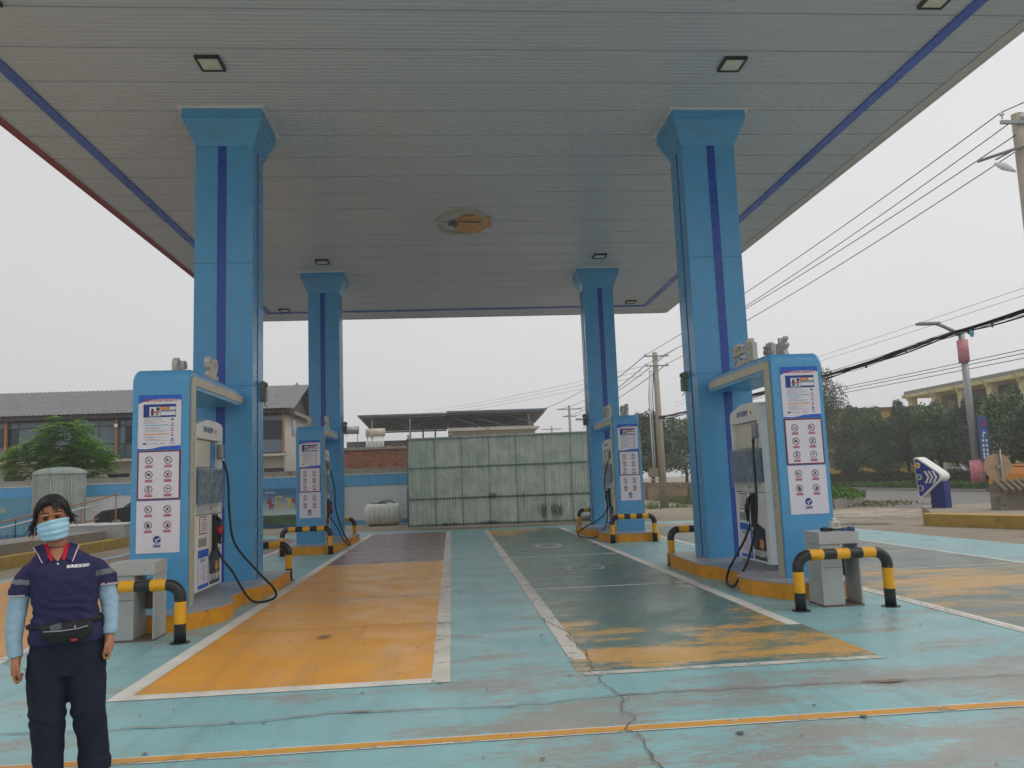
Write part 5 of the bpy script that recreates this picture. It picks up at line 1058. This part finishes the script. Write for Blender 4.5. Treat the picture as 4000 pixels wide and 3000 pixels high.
for a in (180, 225, 270, 315, 360):
    x, y = .955*math.cos(R(a)), .55+.955*.75*math.sin(R(a)); MB().tube([(x, y, 0), (x, y, 2.44)], .022, 6).build('post', STEEL, sh)
MB().tube([(.96*math.cos(R(a)), .55+.96*.76*math.sin(R(a)), 2.42) for a in range(180, 361, 10)], .022, 6).build('rail', STEEL, sh)
fg = thing('red_flag', 'small red pennant on a stick left of the corrugated shelter', 'flag', (-15.9, 29.5, 0)); MB().tube([(0, 0, 0), (-.1, 0, 1.55)], .012, 6).build('stick', RUST, fg); MB().prism([(-.1, 1.55), (-.26, 1.52), (-.13, 1.2)], -.01, .01, axis='y').build('cloth', RED, fg)
b = MB(); put_text(b, '流程', .26, face_y(-17.1, 31.6, 1.12)); lt = b.build('wall_lettering', M('lettering_cream', S(196, 184, 160), .6)); tag(lt, 'cream characters painted on the blue wall panel at the left edge', 'lettering')
tag(MB().box(-19, -15.75, 31.66, 31.7, .2, 1.58).build('blue_wall_sheet', M('teal_print', S(92, 150, 178), .6, .15, 1)), 'teal blue printed sheet on the wall at the left edge', 'panel')
exec_person = True
# ------------------------------------------------------------------ the attendant
def remesh(mb, vox, mats, name, smooth=2, disp=None, mat_fn=None):
    me = mb.mesh(name, mats[0]); o = bpy.data.objects.new('tmp', me); COL.objects.link(o)
    bm = bmesh.new(); bm.from_mesh(me); bmesh.ops.recalc_face_normals(bm, faces=bm.faces); bm.to_mesh(me); bm.free()
    m = o.modifiers.new('r', 'REMESH'); m.mode = 'VOXEL'; m.voxel_size = vox
    if smooth: s = o.modifiers.new('s', 'SMOOTH'); s.iterations = smooth; s.factor = .6
    bpy.context.view_layer.update(); me2 = bpy.data.meshes.new_from_object(o.evaluated_get(bpy.context.evaluated_depsgraph_get())); bpy.data.objects.remove(o)
    me2.name = name; me2.materials.clear()
    for q in mats: me2.materials.append(q)
    if disp:
        ns = [v.normal.copy() for v in me2.vertices]
        for v, nn in zip(me2.vertices, ns): v.co += nn*disp(v.co)
    for p in me2.polygons:
        p.use_smooth = True; p.material_index = mat_fn(p.center) if mat_fn else 0
    me2.update(); return me2
pr = thing('person', 'woman in navy polo shirt, blue face mask and grey arm sleeves at the left front', 'person', (-2.16, 4.7, 0), R(22))
# local frame: x to her left (photo right), -y towards the viewer
HX, HZ = -.068, 1.44
body = MB()
skull = [(HX, .02, 1.30, .040, .05), (HX, -.012, 1.315, .050, .066), (HX, -.012, 1.34, .060, .078), (HX, -.004, 1.37, .067, .086), (HX, .004, 1.41, .071, .092), (HX, .008, 1.45, .074, .095), (HX, .012, 1.49, .073, .092), (HX, .016, 1.52, .063, .08), (HX, .016, 1.545, .04, .052), (HX, .016, 1.555, .012, .016)]
body.loft(skull, 28)
body.ell((HX-.006, -.096, 1.408), .013, .018, .026); body.ell((HX-.006, -.101, 1.396), .017, .014, .011)      # nose
for s in (-1, 1): body.ell((HX+s*.036, -.070, 1.40), .024, .016, .018); body.ell((HX+s*.030, -.087, 1.457), .026, .012, .009); body.ell((HX+s*.075, .012, 1.425), .008, .02, .03)
body.loft([(HX+.03, .03, 1.16, .10, .06), (HX+.02, .022, 1.22, .062, .055), (HX+.01, .018, 1.27, .052, .052), (HX, .012, 1.33, .052, .055)], 20)
body.loft([(.0, .02, .72, .15, .10), (-.01, .02, .85, .15, .10), (-.02, .02, 1.0, .15, .095), (-.03, .02, 1.13, .14, .085), (-.035, .02, 1.20, .09, .065)], 24)
def limb(b, P, n=16): 
    path = [Vector(p[:3]) for p in P]; b.tube(path, [p[3] for p in P], n)
limb(body, [(-.14, .02, 1.16, .033), (-.195, .02, 1.08, .033), (-.235, .02, .94, .034), (-.242, 0, .84, .032), (-.235, -.02, .75, .026), (-.230, -.03, .695, .026)])
limb(body, [(.10, .02, 1.16, .033), (.160, .025, 1.09, .033), (.200, .02, .97, .034), (.212, 0, .89, .032), (.214, -.03, .81, .026), (.214, -.04, .765, .026)])
def hand(b, wx, wy, wz, s, dirx, diry):
    """loosely closed hand hanging down; s=+1 her left"""
    b.loft([(wx, wy, wz+.01, .022, .024), (wx+.002*s, wy-.006, wz-.02, .024, .034), (wx+.003*s, wy-.012, wz-.05, .022, .040), (wx+.002*s, wy-.014, wz-.075, .019, .039)], 16)
    for i in range(4):
        y = wy+.018-.0195*i; L = (.026, .031, .029, .024)[3-i]; r = (.0075, .0085, .0088, .0082)[3-i]; x = wx+.004*s
        b.tube([(x, y, wz-.065), (x-.001*s, y-.002, wz-.072-L*.8), (x-.012*s, y-.003, wz-.080-L*1.25), (x-.028*s, y-.002, wz-.074-L*1.05), (x-.034*s, y, wz-.062-L*.5)], [r*1.08, r*1.05, r, r*.95, r*.8], 8)
    b.tube([(wx-.008*s, wy-.035, wz-.02), (wx-.014*s, wy-.052, wz-.045), (wx-.020*s, wy-.052, wz-.072), (wx-.026*s, wy-.044, wz-.092)], [.012, .0115, .0098, .008], 8)
hand(body, -.230, -.032, .69, -1, 0, 0); hand(body, .214, -.045, .76, 1, 0, 0)
limb(body, [(-.075, .02, .74, .085), (-.075, .01, .52, .065), (-.075, .0, .40, .05), (-.07, .02, .25, .045), (-.065, .03, .08, .032), (-.065, .02, .05, .03)]); limb(body, [(.085, .02, .74, .085), (.10, 0, .52, .065), (.125, -.02, .42, .05), (.15, .02, .25, .045), (.165, .04, .08, .032), (.165, .03, .05, .03)])
for x, y in ((-.068, -.02), (.168, -.01)): body.loft([(x, y, .01, .036, .10), (x, y+.01, .05, .032, .08), (x, y+.04, .085, .03, .035)], 16)
bme = remesh(body, .0042, [SKIN], 'body', 2); link('body', bme, pr)
# eyes, brows
for s, tl in ((-1, .12), (1, -.10)):
    x = HX+s*.031; MB().ell((x, -.0845, 1.437), .0135, .006, .0036, 12, 7).build('eye', M('eye_dark', S(30, 24, 24), .3), pr)
    MB().tube([(x-.017, -.0835, 1.4405-.001*s), (x, -.0895, 1.4435), (x+.017, -.0835, 1.4405+.001*s)], [.0015, .0022, .0015], 6).build('eyelid_line', HAIR, pr)
    b = MB(); b.tube([(x-.024*s*0-.024, -.077, 1.462-(.006 if s > 0 else -.001)), (x-.005, -.0925, 1.469-(.002 if s > 0 else 0)), (x+.012, -.089, 1.468), (x+.024, -.078, 1.460+(.002 if s > 0 else -.006))], [.002, .0035, .003, .0015], 6); b.build('eyebrow', HAIR, pr)
# hair: cap over the skull plus strands
hb = MB(); 
def hs_pt(th, ph, k=1.): # th from top, ph around (0 = +x, -90 = front)
    return Vector((HX+.086*k*math.sin(th)*math.cos(ph), .022+.110*k*math.sin(th)*math.sin(ph), 1.435+.130*k*math.cos(th)))
vs = []; NT, NP = 26, 48
for i in range(NT+1):
    for j in range(NP):
        ph = 2*math.pi*j/NP; front = max(0, -math.sin(ph))
        lim = R(120)-(R(73))*front**.65 + R(5)*math.sin(ph*3+1)+R(9)*front*math.cos(ph)
        th = lim*i/NT; k = .975+.05*noise.noise((th*5, ph*3, 0))+(.02 if i < NT-2 else -.07 if i == NT else 0); vs.append(hs_pt(th, ph, k))
hb.add(vs, [(i*NP+j, (i+1)*NP+j, (i+1)*NP+(j+1) % NP, i*NP+(j+1) % NP) for i in range(NT) for j in range(NP)], 0, True)
hb.ell((HX-.0, .12, 1.38), .05, .04, .055, 14, 9)
hair = hb.build('hair', HAIR, pr)
st = MB(); rnd = random.Random(11)
for k in range(1100):
    ph0 = rnd.uniform(0, 6.283); th1 = R(rnd.uniform(60, 112)); part = R(-70)
    front = max(0, -math.sin(ph0)); th1 = min(th1, R(126)-R(70)*front**.65)
    path = []; sw = rnd.uniform(-.25, .25)
    for i in range(7): u = i/6; path.append(hs_pt(th1*(.12+.88*u), ph0+sw*u*u, 1.015+.075*rnd.random()*(.4+u)+.012*math.sin(u*5+ph0*3)))
    st.tube(path, [.0016, .0022, .0022, .002, .0018, .0014, .0006], 4)
for s in (-1, 1):      # loose locks beside the cheeks
    for k in range(26 if s < 0 else 16):
        x = HX+s*(.078+.012*rnd.random()); y = -.01+.05*rnd.random(); z = 1.47; L = rnd.uniform(.06, .135) if s < 0 else rnd.uniform(.04, .10); o = rnd.uniform(0, .03)
        st.tube([(x-s*.008, y, z), (x+s*.006, y-.01, z-L*.4), (x+s*(.010+o*.6), y-.012, z-L*.8), (x+s*(.012+o*1.4), y-.004, z-L-.01*rnd.random())], [.002, .0028, .002, .0006], 4)
for k in range(60): # fly-away hair
    ph0 = rnd.uniform(0, 6.283); th = R(rnd.uniform(15, 80)); st.tube([hs_pt(th, ph0, 1.02), hs_pt(th+.25, ph0+.1, 1.08+.05*rnd.random()), hs_pt(th+.5, ph0+.25, 1.07+.09*rnd.random())], [.0012, .001, .0004], 4)
for k in range(14): # fringe wisps over the forehead
    x = HX+.01+.05*rnd.random(); st.tube([(HX-.005+.02*rnd.random(), -.072, 1.535), (x, -.094, 1.505), (x+.012, -.096, 1.485-.015*rnd.random())], [.0018, .0016, .0005], 4)
st.build('hair_strands', HAIR, pr)
# mask
mk = MB(); NU, NV = 22, 18; vs = []
for i in range(NV+1):
    v = i/NV
    for j in range(NU+1):
        u = -1+2*j/NU; a = u*R(76); z = 1.421-.105*v-.010*(1-u*u)*0+.012*u*(1-v)+(.006*(1-u*u) if v < .3 else 0)+.012*u*u*(v-.3)
        rx = .082-.022*max(0, v-.45)*1.3; ry = .122-.026*max(0, v-.62)*1.8+.006*math.sin(v*3.1)
        fold = .0042*math.sin(v*math.pi*7.0)*(1-.4*abs(u)); nose_ = .012*math.exp(-(u/.22)**2)*math.exp(-((v-.12)/.25)**2)
        vs.append((HX+(rx+fold)*math.sin(a), .010-(ry+fold+nose_)*math.cos(a), z))
mk.add(vs, [(i*(NU+1)+j, i*(NU+1)+j+1, (i+1)*(NU+1)+j+1, (i+1)*(NU+1)+j) for i in range(NV) for j in range(NU)], 0, True)
mo = mk.build('face_mask', M('mask_blue', S(172, 210, 228), .7, .06, 30), pr)
for s in (-1, 1): MB().tube([(HX+s*.074, -.012, 1.418), (HX+s*.083, .02, 1.437), (HX+s*.082, .03, 1.40), (HX+s*.072, -.005, 1.355)], .0016, 5).build('ear_loop', WHITE, mo)
# polo shirt
sh_ = MB()
sh_.loft([(.008, .01, .755, .186, .128, 0, 0), (.004, .01, .80, .190, .130), (.0, .008, .86, .178, .122), (-.004, .008, .91, .160, .118), (-.008, .006, .96, .162, .122), (-.014, .002, 1.03, .166, .124), (-.018, .0, 1.09, .168, .126), (-.022, .006, 1.15, .170, .12), (-.028, .014, 1.19, .162, .104), (-.036, .02, 1.222, .136, .088), (-.047, .022, 1.252, .098, .07), (HX+.015, .022, 1.277, .066, .058)], 36, p=2.35)
sh_.loft([(-.130, .02, 1.205, .046, .056), (-.166, .02, 1.180, .054, .062), (-.196, .018, 1.13, .058, .066), (-.216, .016, 1.09, .060, .068), (-.228, .014, 1.02, .061, .067)], 24)
sh_.loft([(.086, .02, 1.205, .046, .056), (.122, .022, 1.185, .054, .062), (.154, .024, 1.14, .058, .066), (.180, .024, 1.11, .058, .066), (.194, .022, 1.045, .058, .064)], 24)
def wr(co):
    n1 = noise.noise(Vector((co.x*9, co.y*9, co.z*22+co.x*14)))*.0065+noise.noise(Vector((co.x*22+co.z*10, co.y*20, co.z*30)))*.003
    if .86 < co.z < 1.0: n1 += .004*math.sin(co.z*120+co.x*20+noise.noise(co*10)*3)*.6
    return n1
def smat(c):
    arm = c.x < -.182 or c.x > .140
    if arm and c.z < 1.2:
        zz = c.z+(c.x+.19)*.12 if c.x < 0 else c.z-(c.x-.148)*.12
        if c.x < 0 and 1.082 < zz < 1.108: return 1
        if c.x > 0 and 1.102 < zz < 1.132: return 1
        if (c.x < -.2 and 1.015 < c.z < 1.031) or (c.x > .165 and 1.04 < c.z < 1.056): return 2
    return 0
NAVYC = M('navy_polo', S(52, 50, 84), .85, .12, 30, bump=.3, bscale=400, spec=.2)
sme = remesh(sh_, .0055, [NAVYC, M('reflective_grey', S(112, 112, 114), .6), M('cuff_pink_white', S(214, 184, 190), .7)], 'polo_shirt', 2, wr, smat); shirt = link('polo_shirt', sme, pr)
bv = BVHTree.FromPolygons([v.co for v in sme.vertices], [list(p.vertices) for p in sme.polygons])
def drape(mb, off=.002):
    for i, v in enumerate(mb.v):
        h = bv.ray_cast(Vector((v[0], -.5, v[2])), Vector((0, 1, 0)))
        if h[0]: mb.v[i] = (v[0], h[0].y-off, v[2])
    return mb
# open neck, collar, placket, lettering
NX = -.048
b = MB(); vs = []; n = 12
for i in range(n+1):
    z = 1.285-.085*i/n; w = .050*(1-i/n)**.8
    for j in range(7): vs.append((NX+w*(-1+2*j/6)+(1-i/n)*-.012, 0, z))
b.add(vs, [(i*7+j, i*7+j+1, (i+1)*7+j+1, (i+1)*7+j) for i in range(n) for j in range(6)], 0, True); drape(b, .0025); b.build('neck_skin', SKIN, shirt, recalc=False)
REDC = M('collar_red', S(196, 30, 60), .8, .1, 20, spec=.2)
for s in (-1, 1):
    # inner red facing and outer navy flap with pale edge
    for nm, m, a, c, off in (('collar_facing', REDC, .046, .072, .010), ('collar', NAVYC, .064, .108, .014), ('collar_edge', M('cuff_pink_white', S(214, 184, 190)), .1075, .1145, .0145)):
        b = MB(); vs = []
        for i in range(11):
            u = i/10; z = 1.298-.085*u; w = (1-.35*u)
            for k in range(4): 
                q = a+(c-a)*k/3; xx = NX-.012*(1-u)+s*(q*w if nm != 'collar_facing' else q*(1-.55*u)); vs.append((xx, 0, z-(.018*k/3 if nm == 'collar' else .018 if nm == 'collar_edge' else .012*k/3)))
        b.add(vs, [(i*4+k, i*4+k+1, (i+1)*4+k+1, (i+1)*4+k) for i in range(10) for k in range(3)], 0, True)
        for i, v in enumerate(b.v):
            h = bv.ray_cast(Vector((v[0], -.5, v[2])), Vector((0, 1, 0))); yy = h[0].y if h[0] else .01
            zz = v[2]; yy = min(yy, -.005+.0) if zz > 1.25 else yy; b.v[i] = (v[0], yy-off-(.006 if zz > 1.26 else 0), zz)
        b.build(nm, m, shirt, recalc=False)
b = MB().tube([(NX+.004, 0, 1.187), (NX+.004, -.003, 1.187)], .005, 10); drape(b, .004); b2 = MB(); b2.ell((NX+.002, bv.ray_cast(Vector((NX, -.5, 1.187)), Vector((0, 1, 0)))[0].y-.004, 1.187), .0055, .003, .0055, 10, 6); b2.build('button', WHITE, shirt)
b = MB(); put_text(b, '高碑店加油站', .0185, face_y(.052, 0, 1.168), bold=.0004); drape(b, .003); b.build('chest_lettering', WHITE, shirt, recalc=False)
# arm sleeves
SLV = M('sleeve_grey_blue', S(156, 182, 198), .8, .08, 40, bump=.2, bscale=300, spec=.2)
def wr2(co): return .0016*math.sin(co.z*150+co.x*30+5*noise.noise(co*18))*max(0, noise.noise(co*9)+.2)+.0035*noise.noise(co*22)
for s, P in ((-1, [(-.214, .015, 1.09, .046), (-.226, .012, 1.03, .050), (-.238, .012, .95, .049), (-.244, .006, .89, .048), (-.246, -.004, .84, .044), (-.246, -.014, .78, .040), (-.240, -.022, .735, .039), (-.232, -.03, .70, .035)]), (1, [(.182, .022, 1.10, .045), (.192, .022, 1.05, .049), (.206, .02, .98, .048), (.214, .012, .93, .046), (.218, -.008, .88, .042), (.220, -.025, .835, .038), (.217, -.035, .80, .038), (.215, -.042, .775, .034)])):
    b = MB(); limb(b, P, 24); link('arm_sleeve', remesh(b, .0045, [SLV], 'arm_sleeve', 1, wr2), pr)
# trousers
tr_ = MB()
tr_.loft([(.005, .015, .86, .160, .11), (.006, .015, .80, .178, .122), (.008, .015, .72, .185, .128), (.008, .015, .64, .188, .122), (.008, .015, .58, .180, .11)], 32, p=2.4)
tr_.loft([(-.082, .015, .70, .104, .118), (-.084, .012, .58, .105, .112), (-.082, .008, .48, .098, .100), (-.078, .004, .38, .090, .092), (-.076, .01, .30, .084, .088), (-.072, .02, .20, .078, .085), (-.070, .025, .12, .076, .086), (-.068, .02, .05, .080, .092)], 28, p=2.2)
tr_.loft([(.096, .015, .70, .104, .118), (.102, .008, .58, .102, .112), (.112, -.004, .48, .094, .100), (.120, -.012, .38, .088, .092), (.130, .0, .30, .084, .088), (.145, .018, .20, .078, .085), (.152, .028, .12, .078, .086), (.158, .025, .045, .084, .096)], 28, p=2.2)
def wr3(co):
    k = .5+.9*math.exp(-((co.z-.38)/.10)**2)+1.2*math.exp(-((co.z-.08)/.07)**2)
    return k*(.0045*math.sin(co.z*70+co.x*18+5*noise.noise(co*6))*max(0, .3+noise.noise(co*7+Vector((3, 0, 0))))+.004*noise.noise(co*16))
link('trousers', remesh(tr_, .0058, [M('navy_trousers', S(36, 38, 52), .85, .15, 20, bump=.2, bscale=300, spec=.2)], 'trousers', 2, wr3), pr)
for x, y in ((-.068, -.025), (.168, -.015)): b = MB(); b.loft([(x, y, .0, .046, .125), (x, y, .018, .048, .127), (x, y+.006, .045, .043, .115), (x, y+.045, .075, .04, .065)], 20); link('shoe', remesh(b, .005, [BLACK], 'shoe', 2), pr)
# head tilted a little to her right
def tilt(o):
    if o.type == 'MESH' and o.name.split('.')[0] in ('body', 'eye', 'eyelid_line', 'eyebrow', 'hair', 'hair_strands', 'face_mask', 'ear_loop'):
        for v in o.data.vertices:
            k = max(0, min(1, (v.co.z-1.26)/.07)) if o.name.startswith('body') else 1
            a = -R(6.5)*k; dx, dz = v.co.x-HX, v.co.z-1.30
            v.co.x = HX+dx*math.cos(a)+dz*math.sin(a); v.co.z = 1.30-dx*math.sin(a)+dz*math.cos(a)
        o.data.update()
    for c in o.children: tilt(c)
tilt(pr)
# waist bag
wb = thing('waist_bag', 'black waist bag with a red tag worn at the front of the attendant', 'waist bag', (-2.16, 4.7, 0), R(22)); BAG = M('bag_black', S(24, 24, 26), .75, .2, 30, bump=.3, bscale=200)
b = MB(); b.loft([(.02, -.115, .765, .055, .018), (.015, -.135, .78, .095, .032), (.01, -.142, .82, .125, .036), (.006, -.138, .85, .13, .033), (.006, -.13, .872, .12, .018)], 26, p=2.6); link('pouch', remesh(b, .005, [BAG], 'pouch', 2, lambda c: .002*noise.noise(c*30)), wb)
b = MB(); n = 40; b.tube([(.0+.186*math.cos(2*math.pi*i/n), .008+.134*math.sin(2*math.pi*i/n), .862+.012*math.cos(2*math.pi*i/n)) for i in range(n+1)], .012, 8); b.build('belt', BAG, wb)
b = MB(); b.tube([(-.10, -.178, .842), (-.02, -.184, .838), (.06, -.182, .842), (.11, -.17, .85)], .003, 6); b.build('zip', GREYT, wb); MB().box(.045, .053, -.19, -.184, .84, .862, bev=.002).build('zip_pull', CHROME, wb)
MB().box(.03, .062, -.184, -.178, .778, .79, bev=.002).build('red_tag', M('guard_red', S(190, 30, 34), .5), wb); MB().box(-.07, -.015, -.174, -.160, .85, .885, bev=.003, mat=Matrix.Translation((0, 0, .86)) @ Matrix.Rotation(R(-14), 4, 'Y') @ Matrix.Translation((0, 0, -.86))).build('tucked_card', M('card_grey', S(90, 94, 96), .3), wb)
